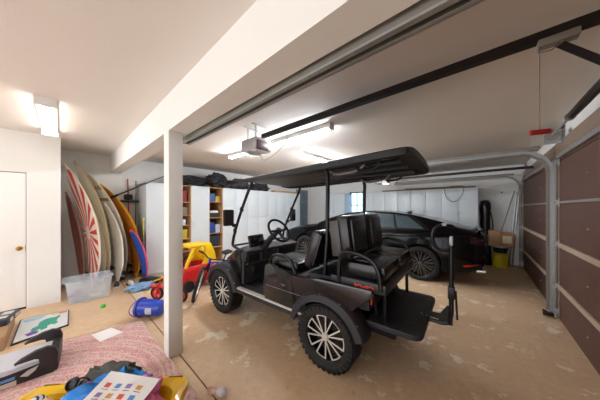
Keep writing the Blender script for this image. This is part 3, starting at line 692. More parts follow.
# ------------------------------------------------------------------ rug
def rug_mat():
    m = bpy.data.materials.new('pink_patterned_rug'); m.use_nodes = True; nt = m.node_tree; N = nt.nodes; L = nt.links; b = N['Principled BSDF']; b.inputs['Roughness'].default_value = .95
    tc = N.new('ShaderNodeTexCoord')
    nz = N.new('ShaderNodeTexNoise'); nz.inputs['Scale'].default_value = 9; nz.inputs['Detail'].default_value = 3; L.new(tc.outputs['Object'], nz.inputs[0])
    wv = N.new('ShaderNodeTexWave'); wv.wave_type = 'RINGS'; wv.rings_direction = 'Z'; wv.inputs['Scale'].default_value = 1.7; wv.inputs['Distortion'].default_value = 1.2; wv.inputs['Detail'].default_value = 2; wv.inputs['Detail Scale'].default_value = 3
    L.new(tc.outputs['Object'], wv.inputs[0])
    vo = N.new('ShaderNodeTexVoronoi'); vo.inputs['Scale'].default_value = 42; L.new(tc.outputs['Object'], vo.inputs['Vector'])
    v2 = N.new('ShaderNodeTexVoronoi'); v2.inputs['Scale'].default_value = 26; v2.feature = 'DISTANCE_TO_EDGE'; L.new(tc.outputs['Object'], v2.inputs['Vector'])
    def ramp(s, st):
        r = N.new('ShaderNodeValToRGB'); e = r.color_ramp.elements; e[0].position, e[0].color = st[0][0], lin(st[0][1]); e[1].position, e[1].color = st[1][0], lin(st[1][1])
        for p, c in st[2:]: k = e.new(p); k.color = lin(c)
        L.new(s, r.inputs[0]); return r.outputs[0]
    def mix(f, a, c, k=None):
        x = N.new('ShaderNodeMix'); x.data_type = 'RGBA'; L.new(f, x.inputs[0])
        for i, v in ((6, a), (7, c)):
            if isinstance(v, tuple): x.inputs[i].default_value = v
            else: L.new(v, x.inputs[i])
        return x.outputs[2]
    c1 = ramp(wv.outputs['Fac'], [(.0, 'C58085'), (.35, 'D7A29A'), (.6, 'E8D2C0'), (.8, 'C67A80'), (1.0, 'D8B3A4')])
    c2 = ramp(vo.outputs['Distance'], [(.0, 'E6D3BE'), (.45, 'C4737C'), (.8, '8F8188')])
    f1 = N.new('ShaderNodeMath'); f1.operation = 'MULTIPLY'; f1.inputs[1].default_value = .9; L.new(nz.outputs['Fac'], f1.inputs[0])
    c = mix(f1.outputs[0], c1, c2)
    lt = N.new('ShaderNodeMath'); lt.operation = 'LESS_THAN'; lt.inputs[1].default_value = .035; L.new(v2.outputs['Distance'], lt.inputs[0])
    l2 = N.new('ShaderNodeMath'); l2.operation = 'MULTIPLY'; l2.inputs[1].default_value = .3; L.new(lt.outputs[0], l2.inputs[0])
    c = mix(l2.outputs[0], c, lin('E8D8C4'))
    n9 = N.new('ShaderNodeTexNoise'); n9.inputs['Scale'].default_value = 75; n9.inputs['Detail'].default_value = 2; L.new(tc.outputs['Object'], n9.inputs[0])
    sp = ramp(n9.outputs['Fac'], [(.46, '000000'), (.56, 'A0A0A0')]); sb = N.new('ShaderNodeRGBToBW'); L.new(sp, sb.inputs[0])
    c = mix(sb.outputs[0], c, lin('F0E4D4'))
    L.new(c, b.inputs['Base Color']); return m
def quad_slab(pts, z0, z1, n=1):
    return [(x, y, z0) for x, y in pts]+[(x, y, z1) for x, y in pts], [(0, 1, 2, 3), (4, 5, 6, 7), (0, 1, 5, 4), (1, 2, 6, 5), (2, 3, 7, 6), (3, 0, 4, 7)]
cx, cy = -2.35, -.35
pts = [(-3.40, .70), (-1.10, .72), (-1.10, -1.6), (-3.90, -1.5)]
vv, ff = quad_slab([(x-cx, y-cy) for x, y in pts], 0, .008)
q = MB(); q.poly(vv, ff); o = q.build('rug', rug_mat()); o.location = (cx, cy, .001); tag(o, 'pink patterned rug with curling medallions on the concrete floor', 'rug')
q = MB()
for a, c in zip(pts, pts[1:]+pts[:1]): q.tube([(a[0]-cx, a[1]-cy, .006), (c[0]-cx, c[1]-cy, .006)], .006, 6)
q.build('edge_binding', mat('rug_binding', 'CBB6A0', .9), o)
ZR = .010
# white sheet of paper
q = MB(); vv, ff = quad_slab([(-3.448, .234), (-3.475, .411), (-3.241, .491), (-3.194, .287)], ZR, ZR+.002)

q.poly(vv, ff); tag(q.build('paper_sheet', mat('white_paper', 'F2F0EE', .7, var=.01)), 'blank white sheet of paper lying on the rug', 'paper')
# framed child's picture lying on the floor
t = thing('framed_picture', "framed picture with a teal painted animal lying on the floor", 'picture', (-4.23, -.15, 0), 0)
def loc_(p): return (p[0]+4.23, p[1]+.15)
cs = [loc_(p) for p in ((-4.59, -.34), (-4.52, .07), (-3.98, .055), (-3.87, -.345))]
def bil(u, v, z): 
    a = Vector(cs[0]).lerp(Vector(cs[1]), u); c = Vector(cs[3]).lerp(Vector(cs[2]), u); p = a.lerp(c, v); return (p.x, p.y, z)
q = MB(); vv, ff = quad_slab([bil(-.03, -.03, 0)[:2], bil(1.03, -.03, 0)[:2], bil(1.03, 1.03, 0)[:2], bil(-.03, 1.03, 0)[:2]], 0, .016); q.poly(vv, ff); q.build('picture_frame', black_plastic, t)
q = MB(); vv, ff = quad_slab([bil(0, 0, 0)[:2], bil(1, 0, 0)[:2], bil(1, 1, 0)[:2], bil(0, 1, 0)[:2]], .015, .018); q.poly(vv, ff); q.build('white_sheet', mat('white_artwork_paper', 'DDE2E2', .4, var=.03), t)
def blob(name, pts, m, z):
    q = MB(); P = [bil(u, v, z) for u, v in pts]; c = [sum(p[i] for p in P)/len(P) for i in range(3)]
    q.poly([*P, tuple(c)], [(i, (i+1) % len(P), len(P)) for i in range(len(P))]); return q.build(name, m, t)
blob('painted_shape', [(.25, .72), (.28, .6), (.38, .55), (.40, .38), (.50, .28), (.62, .26), (.72, .30), (.80, .22), (.84, .30), (.78, .42), (.76, .56), (.80, .68), (.72, .74), (.66, .66), (.58, .70), (.58, .82), (.46, .84), (.44, .74), (.34, .80)], C('teal_paint', '3FA58F', .6, var=.2, scale=30), .0188)
blob('painted_shape', [(.16, .80), (.30, .76), (.42, .82), (.40, .92), (.24, .93)], C('purple_paint', '7B4FB0', .6), .0190)
blob('painted_shape', [(.02, .05), (.35, .04), (.55, .08), (.40, .18), (.10, .20)], C('sky_blue_paint', '9CC7DC', .6), .0187)
blob('painted_shape', [(.62, .04), (.80, .03), (.78, .12), (.64, .14)], C('yellow_paint', 'E6D27A', .6), .0187)
blob('painted_shape', [(.78, .03), (.98, .02), (.98, .12), (.80, .13)], C('red_paint', 'E2705A', .6), .0188)
# flat carton with a black case on it
t = thing('cardboard_box', 'low flat brown carton at the left edge, beside the framed picture', 'box', (-4.17, -.70, 0))
q = MB(); q.b2(-.39, .39, -.32, .31, 0, .145, bev=.004); q.build('carton', card, t)
q = MB(); q.b2(-.39, .39, -.03, .03, .145, .1465); q.build('tape', mat('parcel_tape', 'CDB48C', .3), t)
t = thing('black_case', 'small black case with silver labels lying on the flat brown carton', 'case', (-4.30, -.47, .1465), R(-12))
q = MB(); q.box((0, 0, .035), (.34, .20, .07), bev=.012); q.build('shell', mat('blue_black_plastic', '2B303B', .4), t)
for i, (x, w_) in enumerate(((.06, .07), (-.08, .10))):
    q = MB(); q.box((x, .101, .035), (w_, .004, .04)); q.box((x, .03, .0705), (w_, .08, .002)); q.build('label_plate', silver, t)
# green ball
q = MB(); q.ball((-4.278, .417, .03), .03, jit=.15); tag(q.build('toy_ball', C('lime_green', '3BC44A', .5)), 'small lime green ball alone on the concrete', 'ball')
# ------------------------------------------------------------------ booster seat
t = thing('booster_seat', 'black and grey child booster seat with two curved armrests on the rug', 'booster seat', (-3.15, -.30, ZR), R(-4))
bt = mat('booster_black_plastic', '2A2729', .5, var=.08)
q = MB().m(bt)
side = [(-.30, .0), (.27, .0), (.30, .03), (.30, .12), (.24, .12), (-.1, .085), (-.30, .07)]
M0 = frame((.17, 0, 0), (0, 1, 0), (0, 0, 1), (1, 0, 0)); M1 = frame((-.19, 0, 0), (0, 1, 0), (0, 0, 1), (1, 0, 0))
q.prism(side, .03, M0, bev=.008); q.prism(side, .03, M1, bev=.008); q.b2(-.19, .19, -.30, .28, .02, .10, bev=.02); q.b2(-.19, .19, .24, .30, .0, .16, bev=.02)
q.build('base', None, t)
q = MB(); q.b2(-.185, .185, -.33, .26, .085, .14, bev=.025); q.build('seat_pad', mat('light_grey_fabric', 'C9C9D0', .9, var=.08), t)
armp = [(.30-(.30-a_)*.66, b_) for a_, b_ in [(.30, .07), (.305, .17), (.28, .225), (.20, .248), (.10, .240), (-.02, .205), (-.07, .178), (-.06, .165), (.02, .178), (.10, .190), (.15, .175), (.16, .13), (.14, .07)]]
for x in (.165, -.215):
    q = MB(); q.prism(armp, .05, frame((x, 0, 0), (0, 1, 0), (0, 0, 1), (1, 0, 0)), bev=.014); q.build('armrest', bt, t)
q = MB(); q.prism([(.09, .07), (.13, .10), (.19, .115), (.17, .08), (.13, .05)], .003, frame((.2155, 0, 0), (0, 1, 0), (0, 0, 1), (1, 0, 0))); q.build('grey_emblem', mat('emblem_grey', 'B9B7B4', .5), t)
q = MB(); q.prism([(-.04, .055), (.06, .058), (.065, .08), (-.035, .077)], .003, frame((.2035, 0, 0), (0, 1, 0), (0, 0, 1), (1, 0, 0))); q.build('blue_sticker', C('sticker_blue', '5B8FCB', .5), t)
q = MB(); q.prism([(-.05, .006), (.07, .006), (.07, .045), (-.04, .043)], .003, frame((.2035, 0, 0), (0, 1, 0), (0, 0, 1), (1, 0, 0))); q.build('beige_sticker', C('sticker_beige', 'BDAFA0', .6), t)
# ------------------------------------------------------------------ yellow tray of toys
YT = R(46); TC = Vector((-1.80, .06, ZR))
t = thing('toy_tray', 'bright yellow plastic tray heaped with toys at the bottom of the view', 'tray', TC, YT)
def rl(hx, hy, z, r=.10): return rect_loop(hx, hy, z, r, 6)
q = MB(); rows = [rl(.36, .17, .0), rl(.40, .20, .02), rl(.47, .25, .19), rl(.52, .30, .20), rl(.53, .31, .175), rl(.535, .315, .18), rl(.53, .31, .225), rl(.50, .28, .235), rl(.46, .24, .21), rl(.39, .19, .03), rl(.30, .12, .022)]
q.grid(rows, wrap=True); q.poly(rows[0], [list(range(28))]); q.poly(rows[-1], [list(range(28))]); q.build('tray_body', yelp, t)
q = MB()
for x in (-.42, .42): q.b2(x-.05, x+.05, .285, .295, .205, .237, bev=.003)
q.build('rim_slot', C('dark_yellow_slot', '8A6A10', .5), t)
def TL(x, y, z): return TC+Vector((x*math.cos(YT)-y*math.sin(YT), x*math.sin(YT)+y*math.cos(YT), z))
crumple('plastic_bag', 'large crumpled blue plastic bag heaped in the yellow tray', 'bag', TL(.09, .13, .05), (.50, .40, .30), mat('bright_blue_film', '1F7FD6', .25, var=.25, scale=10), 31, YT)
crumple('plastic_bag', 'pink translucent plastic bag at the right of the blue bag', 'bag', TL(.27, .10, .08), (.26, .30, .26), mat('pink_film', 'E879B4', .25, var=.35, scale=14), 37, YT)
crumple('cloth', 'dark olive cloth tucked behind the blue bag', 'cloth', TL(.02, .27, .12), (.36, .14, .26), mat('olive_cloth', '4A4A42', .8, var=.3), 41, YT)

# printed worksheet lying on the blue bag
t = thing('worksheet', 'white printed worksheet with coloured boxes lying on the blue bag', 'paper', (0, 0, .372), 0)
wc = [(-1.66, .00), (-1.93, .23), (-1.60, .43), (-1.40, .22)]
def wb(u, v, z):
    a = Vector(wc[0]).lerp(Vector(wc[1]), v); c = Vector(wc[3]).lerp(Vector(wc[2]), v); p = a.lerp(c, u); return (p.x, p.y, z)
q = MB(); q.grid([[wb(i/8, j/8, .006*math.sin(i*.9)*math.sin(j*.8)) for j in range(9)] for i in range(9)]); q.build('sheet', mat('white_paper', 'F2F0EE', .7), t)
def mark(u, v, w_, h_, m, nm='printed_mark'):
    q = MB(); g = lambda a, c: wb(a, c, .006*math.sin(a*8*.9)*math.sin(c*8*.8)+.0015)
    q.poly([g(u, v), g(u+w_, v), g(u+w_, v+h_), g(u, v+h_)], [(0, 1, 2, 3)]); return q.build(nm, m, t)
inks = [C('ink_red', 'D9534A'), C('ink_blue', '5B8FD0'), C('ink_purple', '9C7CC0'), C('ink_orange', 'E2A05A'), C('ink_black', '2A2A2E')]
for i in range(3):
    for j in range(4):
        mark(.12+.20*j, .22+.22*i, .10, .10, inks[(i*2+j) % 4])
        mark(.12+.20*j, .20+.22*i-.03, .12, .012, inks[4])
mark(.06, .04, .03, .10, inks[4]); mark(.28, .04, .012, .10, inks[4]); mark(.25, .13, .07, .012, inks[4])
for i, (x, y, z, r_, sc_, c, nm, lab, cat) in enumerate((
    (-.30, .05, .20, .085, (1.2, .9, .8), 'E9A36B', 'toy_figure', 'peach and orange soft toy at the left end of the tray', 'toy'),
    (-.36, -.06, .21, .06, (1, 1, .9), 'E8C84A', 'toy_ball', 'small yellow ball at the left end of the tray', 'ball'),
    (-.20, .20, .19, .06, (1.1, .9, .9), '6B7078', 'toy_ball', 'grey ball between the goggles and the blue bag', 'ball'),
    (.36, -.02, .21, .05, (1.6, 1, .7), 'C98A3A', 'toy_block', 'tan wooden toy under the pink bag', 'toy'))):
    t = thing(nm, lab, cat, TL(x, y, z)); q = MB(); q.ball((0, 0, 0), r_, sc_, 3, .25, i*3); q.build('body', C('toy_'+c, c, .6, var=.2, scale=20), t)
    if nm == 'toy_figure':
        q = MB(); q.ball((.02, .05, .06), .05, (1, 1, 1), 3); q.build('head', C('toy_skin', 'F0C49A', .6), t)
t = thing('toy_ball', 'white ball with navy stripes at the left end of the tray', 'ball', TL(-.36, .14, .235))
q = MB(); q.ball((0, 0, 0), .045, n=3); q.build('shell', offwhite, t)
for a in (-.4, .2, .8):
    q = MB(); q.lathe([(.0455*math.cos(a), .0455*math.sin(a)), (.0457*math.cos(a+.25), .0457*math.sin(a+.25))], Euler((.5, .4, 0)).to_matrix().to_4x4(), 20); q.build('stripe', C('navy', '233A7A', .5), t)
t = thing('goggles', 'black swimming goggles or mask perched on the far tray rim', 'goggles', TL(-.21, .26, .25), R(40))
t.scale = (.72, .72, .72)
for s in (-.06, .06):
    q = MB(); q.lathe([(.0, -.02), (.045, -.02), (.058, .0), (.052, .035), (.04, .038), (.036, .02), (0, .018)], Matrix.Translation((s, 0, 0)) @ Euler((R(65), 0, 0)).to_matrix().to_4x4(), 20); q.build('eyepiece', black_plastic, t)
q = MB(); q.tube(smooth_path([(-.11, 0, 0), (-.13, .05, -.01), (0, .10, .0), (.13, .05, -.01), (.11, 0, 0)], 2), .008, 6); q.build('strap', rubber, t)
t = thing('hair_band', 'pink toy ball tucked against the dark olive cloth', 'toy', TL(-.12, .23, .255)); q = MB(); q.ball((0, 0, 0), .032, n=3, jit=.2); q.build('body', C('hot_pink', 'D63C86', .5), t)
# white toy with a pink loop at the bottom of the frame
t = thing('skipping_toy', 'white and pink looped toy handle on the concrete at the bottom edge', 'toy', (-1.56, .84, 0), R(30))
q = MB(); q.ball((0, 0, .035), .035, (1.3, 1, 1), 3); q.build('handle', C('pale_lilac_plastic', 'D9D3DC', .4), t)
q = MB(); q.tube(smooth_path([(-.03, 0, .05), (-.09, .01, .06), (-.14, .02, .02), (-.10, -.01, .012), (-.04, 0, .02)], 2), .008, 6); q.build('loop', C('pale_pink_plastic', 'E3B7B4', .4), t)
# ------------------------------------------------------------------ far right corner
t = thing('golf_bag', 'tall black bag standing at the right end of the far cabinets', 'bag', (.09, 7.45, 0))
q = MB(); q.lathe([(0, 0), (.13, 0), (.135, .05), (.11, .4), (.105, .9), (.10, 1.3), (.12, 1.5), (.11, 1.62), (.07, 1.70), (0, 1.72)], None, 20); q.build('body', vinyl, t)
q = MB(); q.box((0, -.13, .55), (.16, .06, .5), bev=.03); q.build('pocket', black_tex, t)
q = MB(); q.tube(smooth_path([(.1, -.08, 1.4), (.16, -.14, 1.0), (.1, -.1, .5)], 2), .014, 6); q.build('strap', rubber, t)
yb = mat('yellow_bucket_plastic', 'C9B821', .4)
t = thing('bucket', 'yellow bucket on the floor in the far right corner', 'bucket', (.37, 7.30, 0))
q = MB(); q.lathe([(0, 0), (.135, 0), (.14, .01), (.155, .34), (.165, .34), (.165, .37), (.15, .37), (.148, .345), (.132, .02), (0, .02)], None, 28); q.build('shell', yb, t)
q = MB(); q.tube([(.166*math.cos(a), .166*math.sin(a)-.0, .33-.09*math.sin(a) if math.sin(a) > 0 else .33) for a in [PI+PI*i/14 for i in range(15)]], .003, 5); q.build('bail_handle', galv, t)
t = thing('black_tub', 'black tub with a white lid stacked on the yellow bucket', 'tub', (.37, 7.30, .372))
q = MB(); q.lathe([(0, 0), (.12, 0), (.15, .14), (.155, .14)], None, 28); q.build('tub_body', black_plastic, t)
q = MB(); q.lathe([(0, .175), (.14, .175), (.165, .165), (.168, .14), (.155, .135)], None, 28); q.build('lid', C('lid_grey', 'B9BABF', .4), t)
carton('cardboard_box', (.25, 7.30, .548), (.20, .30, .38), card, 'left brown carton standing on the black tub', rz=R(8), flaps=True)
t = thing('cardboard_box', 'right brown carton with a pale label beside the other carton', 'box', (.50, 7.32, .548), R(-6))
q = MB(); q.box((0, 0, .17), (.24, .28, .34), bev=.004); q.build('carton', mat('cardboard_dark', '9A7452', .8), t)
q = MB(); q.b2(-.08, .08, -.1425, -.1405, .08, .26); q.build('label_sheet', mat('label_paper', 'CDBF9E', .7), t)
for i, (x0, x1, z, r_, lab) in enumerate(((.20, .66, 1.95, .013, 'thin dark pole leaning furthest left in the far corner'), (.54, .70, 1.90, .02, 'bright aluminium tube leaning beside the far door track'), (.60, .735, 1.80, .016, 'slimmer silver tube closest to the far door track'))):
    pole('metal_pole', lab, 'pole', (x0, 7.52, .01), (x1, 7.70, z), r_, dullgalv if i == 0 else galv)
q = MB(); q.lathe([(0, 0), (.02, 0), (.02, .02), (0, .03)], frame((.42, YF, 1.92), (1, 0, 0), (0, 0, 1), (0, -1, 0)), 12); tag(q.build('wall_button', C('red_button', '9C2A22', .5)), 'small red knob on the far wall above the leaning poles', 'button')
# ------------------------------------------------------------------ golf cart (front at local -x, near side at local -y)
cart = thing('golf_cart', 'black lifted four-seat golf cart with roof parked beside the post', 'golf cart', (-1.83, 2.16, 0), R(2.5))
def tyre_wheel(x, y, side, name='wheel', r=.305, w=.25, parent=None, rr=.185, nsp=8, lowprof=False, hubm=silver, lz=None):
    """side -1: outer face towards -y"""
    M = frame((x, y, r), (1, 0, 0), (0, 0, side*-1.0), (0, side, 0)) if False else frame((x, y, r), (1, 0, 0), (0, 0, -side), (0, side, 0))
    hw = w/2
    q = MB(); q.lathe([(rr-.01, -hw*.7), (rr, -hw*.86), (rr+.03, -hw*.98), (r-.05, -hw), (r-.012, -hw*.86), (r, -hw*.6), (r+.002, 0), (r, hw*.6), (r-.012, hw*.86), (r-.05, hw), (rr+.03, hw*.98), (rr, hw*.86), (rr-.01, hw*.7)], M, 56)
    if not lowprof:      # chunky tread blocks
        nb = 34
        for i in range(nb):
            for row, (z0, aoff, tw) in enumerate(((-hw*.64, 0, .06), (-hw*.22, .5, .06), (hw*.22, 0, .06), (hw*.64, .5, .06))):
                a = 2*PI*(i+aoff)/nb; c = Vector((math.cos(a)*(r+.002), math.sin(a)*(r+.002), z0))
                t = bmesh.new(); bmesh.ops.create_cube(t, size=1)
                L_ = 2*PI*r/nb*.70
                for v in t.verts: v.co = Vector((v.co.x*.008, v.co.y*L_, v.co.z*tw*.8))
                MM = Matrix.Translation(c) @ Matrix.Rotation(a, 4, 'Z') @ Matrix.Rotation((.5 if row % 2 else -.5), 4, 'X')
                q.join(t, M @ MM)
            a = 2*PI*(i+.5)/nb
            for s in (-1, 1):
                t = bmesh.new(); bmesh.ops.create_cube(t, size=1)
                for v in t.verts: v.co = Vector((v.co.x*.04, v.co.y*.024, v.co.z*.006))
                q.join(t, M @ Matrix.Rotation(a, 4, 'Z') @ Matrix.Translation((r-.034, 0, s*hw*.97)))
    wl = q.build(name, rubber, parent)
    q = MB(); q.lathe([(rr, -hw*.8), (rr-.012, -hw*.5), (rr-.03, hw*.2), (rr-.012, hw*.7), (rr-.002, hw*.82), (rr+.008, hw*.88), (rr+.01, hw*.80)], M, 48)
    q.lathe([(0, hw*.05), (rr-.03, hw*.05)], M, 40)
    q.build('rim_barrel', gloss_black, wl)
    q = MB().m(hubm)
    # paired forked spokes
    for i in range(nsp):
        a = 2*PI*i/nsp
        for s in (-1, 1):
            t = bmesh.new()
            p0 = Vector((.036*math.cos(a+s*.40), .036*math.sin(a+s*.40))); p1 = Vector(((rr-.012)*math.cos(a+s*PI/nsp*.58), (rr-.012)*math.sin(a+s*PI/nsp*.58)))
            dd = (p1-p0).normalized(); nn = Vector((-dd.y, dd.x)); w0, w1 = .0055, .0065
            pol = [p0-nn*w0, p1-nn*w1, p1+nn*w1, p0+nn*w0]
            q.prism([tuple(p) for p in pol], .007, M @ Matrix.Translation((0, 0, hw*.62-.005)))
        if not lowprof:
            a0, a1 = a-PI/nsp*.62, a+PI/nsp*.62; r0, r1 = rr-.022, rr-.010
            q.prism([(r0*math.cos(a0), r0*math.sin(a0)), (r1*math.cos(a0), r1*math.sin(a0)), (r1*math.cos(a), r1*math.sin(a)), (r1*math.cos(a1), r1*math.sin(a1)), (r0*math.cos(a1), r0*math.sin(a1)), (r0*math.cos(a), r0*math.sin(a))], .007, M @ Matrix.Translation((0, 0, hw*.62-.003)))
    q.build('spokes', None, wl)
    q = MB(); q.lathe([(.036, hw*.45), (.036, hw*.66), (.030, hw*.72), (.026, hw*.76), (0, hw*.76)], M, 24); q.build('hub_cap', hubm, wl)
    return wl
FX, RX = -1.03, .71
for x in (FX, RX):
    for s in (-1, 1): tyre_wheel(x, s*.515, s, parent=cart, nsp=7, r=.298, w=.205, rr=.212)
# chassis
q = MB(); q.b2(-1.0, 1.25, -.28, .28, .33, .41, bev=.01); q.b2(-.86, -.76, -.42, .42, .27, .33, bev=.01); q.b2(.79, .89, -.42, .42, .27, .33, bev=.01)
for s in (-1, 1):
    q.tube([(-1.15, s*.22, .38), (1.3, s*.22, .40)], .03, 8); q.tube([(FX, s*.34, .30), (FX, s*.28, .62)], .035, 10); q.tube([(RX, s*.34, .30), (RX-.06, s*.28, .66)], .035, 10)
q.build('chassis', black_steel, cart)
# floor pan with raised edge and silver sill strip
q = MB(); q.b2(-.66, .05, -.56, .56, .41, .45, bev=.008); q.b2(-.64, .45, -.60, -.56, .375, .445, bev=.01); q.b2(-.64, .45, .56, .60, .375, .445, bev=.01)
for i in range(9): q.b2(-.60, -.05, -.48+i*.115, -.46+i*.115, .45, .456)
q.build('floor_pan', black_tex, cart)
for s in (-1, 1):
    q = MB(); q.b2(-.63, .45, s*.603-.003, s*.603+.003, .43, .448); q.b2(-.63, .45, s*.58-.024, s*.58+.024, .446, .451); q.build('sill_strip', silver, cart)
# front cowl: lofted nose
def loft(prof_list, name, m, parent, smooth=True, capends=True):
    q = MB(); q.grid(prof_list, smooth=smooth, wrap=True)
    if capends:
        for r_ in (prof_list[0], prof_list[-1]): q.poly(r_, [list(range(len(r_)))])
    return q.build(name, m, parent)
def sec(x, hw, z0, z1, crown=.05, n=10):
    top = [(x, -hw+2*hw*i/n, z1+crown*(math.sin(PI*i/n)**.6)-.0) for i in range(n+1)]
    return [(x, -hw*.98, z0)]+top+[(x, hw*.98, z0)]
loft([sec(-1.27, .20, .50, .60, .03), sec(-1.24, .34, .46, .66, .05), sec(-1.15, .42, .44, .73, .07), sec(-1.0, .46, .44, .80, .08), sec(-.86, .50, .45, .885, .06), sec(-.74, .53, .46, .925, .03), sec(-.645, .54, .46, .93, .01)], 'front_cowl', cart_body, cart)
q = MB(); q.b2(-1.30, -1.22, -.30, .30, .44, .54, bev=.03); q.tube(smooth_path([(-1.2, -.36, .46), (-1.32, -.30, .46), (-1.34, 0, .46), (-1.32, .30, .46), (-1.2, .36, .46)], 2), .022, 8); q.build('front_bumper', black_tex, cart)
for s in (-1, 1):
    q = MB(); q.ball((-1.19, s*.30, .66), .06, (.5, 1.4, .8), 3); q.build('headlight', mat('headlamp_glass', 'D6DADF', .1, var=.01), cart)
# dashboard
q = MB().m(black_tex); q.box((-.60, 0, .86), (.14, 1.06, .16), rot=(0, R(12), 0), bev=.03); q.b2(-.66, -.60, -.52, .52, .47, .82, bev=.01)
q.m(dark_gap); q.b2(-.545, -.52, -.50, -.32, .77, .87, bev=.01); q.b2(-.545, -.52, .10, .48, .77, .87, bev=.01)
q.build('dashboard', None, cart)
q = MB(); q.tube([(-.535, -.52, .755), (-.535, .52, .755)], .014, 8); q.tube([(-.53, -.28, .88), (-.53, -.28, .77)], .012, 8); q.tube([(-.53, .06, .88), (-.53, .06, .77)], .012, 8); q.build('dash_trim', vinyl_grey, cart)
for y, rr_ in ((-.40, .055), (.40, .055)):
    q = MB(); q.lathe([(0, 0), (rr_, 0), (rr_+.008, .012), (rr_-.008, .014), (rr_*.3, .004), (0, .014)], frame((-.60, y, .65), (0, 1, 0), (0, 0, 1), (1, 0, 0)), 24); q.build('door_speaker', vinyl_grey, cart)
q = MB(); q.box((-.60, -.30, 1.035), (.03, .30, .17), rot=(0, R(-14), R(8)), bev=.03); q.tube([(-.62, -.30, .98), (-.63, -.3, .90)], .02, 8); sc_ = q.build('display_housing', black_plastic, cart)
q = MB(); q.box((-.583, -.298, 1.038), (.004, .25, .13), rot=(0, R(-14), R(8)), bev=.001); q.build('display_screen', dark_glass, sc_)
q = MB()
for y in (-.08, -.03, .03): q.lathe([(0, 0), (.012, 0), (.010, .012), (0, .014)], frame((-.53, y, .87), (0, 1, 0), (0, 0, 1), (1, 0, 0)), 10)
q.build('dash_switches', chrome, cart)
# steering wheel and column
swc = Vector((-.23, -.22, 1.20)); ax = Vector((.80, 0, .60)).normalized(); u = Vector((0, 1, 0)); v = ax.cross(u)
q = MB(); q.tube([swc+(u*math.cos(a)+v*math.sin(a))*.168 for a in [2*PI*i/40 for i in range(40)]], .016, 10, closed=True); sw = q.build('steering_wheel', vinyl, cart)
q = MB()
for a in (0, PI, PI*1.5): q.tube([swc-ax*.02, swc+(u*math.cos(a)+v*math.sin(a))*.16], [.022, .012], 8)
q.ball(swc-ax*.01, .045, (1, 1, 1), 2); q.build('wheel_spokes', black_plastic, sw)
q = MB(); q.tube([swc-ax*.03, swc-ax*.20, Vector((-.56, -.22, .90))], [.028, .04, .05], 10); q.build('steering_column', black_plastic, cart)
# windshield frame
for s in (-1, 1):
    q = MB(); q.tube(smooth_path([(-.62, s*.53, .92), (-.83, s*.52, .955), (-.865, s*.52, .99), (-.78, s*.52, 1.22), (-.60, s*.52, 1.56), (-.46, s*.51, 1.80), (-.44, s*.50, 1.86)], 2), .019, 8)
    q.ball((-.645, s*.52, 1.48), .032, (1, .8, 1.3), 2); q.ball((-.80, s*.52, 1.18), .030, (1, .8, 1.6), 2)
    q.build('front_post', black_steel, cart)
q = MB(); q.tube([(-.85, -.52, .965), (-.85, .52, .965)], .014, 8); q.build('windshield_bar', black_steel, cart)
# mirrors
for s in (-1, 1):
    q = MB(); q.box((-.74, s*.66, 1.37), (.05, .14, .22), rot=(0, 0, R(10*s)), bev=.022); mr = q.build('side_mirror', black_plastic, cart)
    q = MB(); q.box((-.713, s*.66, 1.37), (.004, .115, .19), rot=(0, 0, R(10*s)), bev=.001); q.build('mirror_glass', mat('mirror_glass_dim', '4E4A48', .15, .6), mr)
    q = MB(); q.tube(smooth_path([(-.765, s*.53, 1.26), (-.765, s*.59, 1.27), (-.75, s*.64, 1.30), (-.75, s*.66, 1.34)], 1), .012, 8); q.ball((-.77, s*.55, 1.26), .03, (1, 1.4, .9), 2); q.build('mirror_arm', black_plastic, mr)
# seat pod (body side) with armrest recess
def side_panel(s):
    pol = [(-.10, .45), (-.13, .60), (-.10, .83), (-.04, .865), (.30, .80), (.36, .79), (.50, .80), (.62, .83), (1.15, .84), (1.16, .78), (1.06, .72), (.99, .62)]
    pol += [(RX+.375*math.cos(R(a)), .305+.375*math.sin(R(a))) for a in range(50, 171, 10)] + [(.44, .45)]
    q = MB(); q.prism(pol, .05, XZ(s*.57-.025), bev=.01)
    return q
for s in (-1, 1): side_panel(s).build('body_side', cart_body, cart)
q = MB(); q.b2(-.11, .46, -.55, .55, .44, .80, bev=.02); q.b2(.46, 1.10, -.50, .50, .62, .84, bev=.02); q.build('seat_pod', black_tex, cart)
for s in (-1, 1):
    q = MB(); q.b2(-.08, .46, s*.598-.002, s*.598+.002, .612, .618); q.build('body_crease', mat('crease_grey', '6A6664', .4), cart)
    q = MB(); q.ball((.18, s*.597, .66), .028, (1.5, .3, 1), 2); q.build('charge_port', gloss_black, cart)
# fenders
def fender(cx, cz, r0, a0, a1, y0, y1, lip=.05):
    rows = []
    n = 18
    for i in range(n+1):
        a = R(a0+(a1-a0)*i/n); co, si = math.cos(a), math.sin(a)
        sec_ = [(r0-.015, y0), (r0+.02, y0), (r0+.035, y0+(y1-y0)*.5), (r0+.03, y0+(y1-y0)*.85), (r0+.01, y1), (r0-lip+.0, y1+(.012 if y1 > 0 else -.012)), (r0-lip, y1-(.01 if y1 > 0 else -.01)), (r0-.008, y0+(y1-y0)*.85)]
        rows.append([(cx+rr_*co, yy, cz+rr_*si) for rr_, yy in sec_])
    return rows
for s in (-1, 1):
    loft(fender(FX+.01, .30, .375, 165, 12, s*.42, s*.61), 'front_fender', black_tex, cart)
    loft(fender(RX, .30, .385, 168, 16, s*.44, s*.625), 'rear_fender', black_tex, cart)
    q = MB()
    for cx_, aa in ((FX, (30, 60, 90, 120, 150)), (RX, (35, 65, 95, 125, 150))):
        for a in aa: q.ball((cx_+.40*math.cos(R(a)), s*.612, .30+.40*math.sin(R(a))), .007, n=1)
    q.build('fender_rivets', galv, cart)
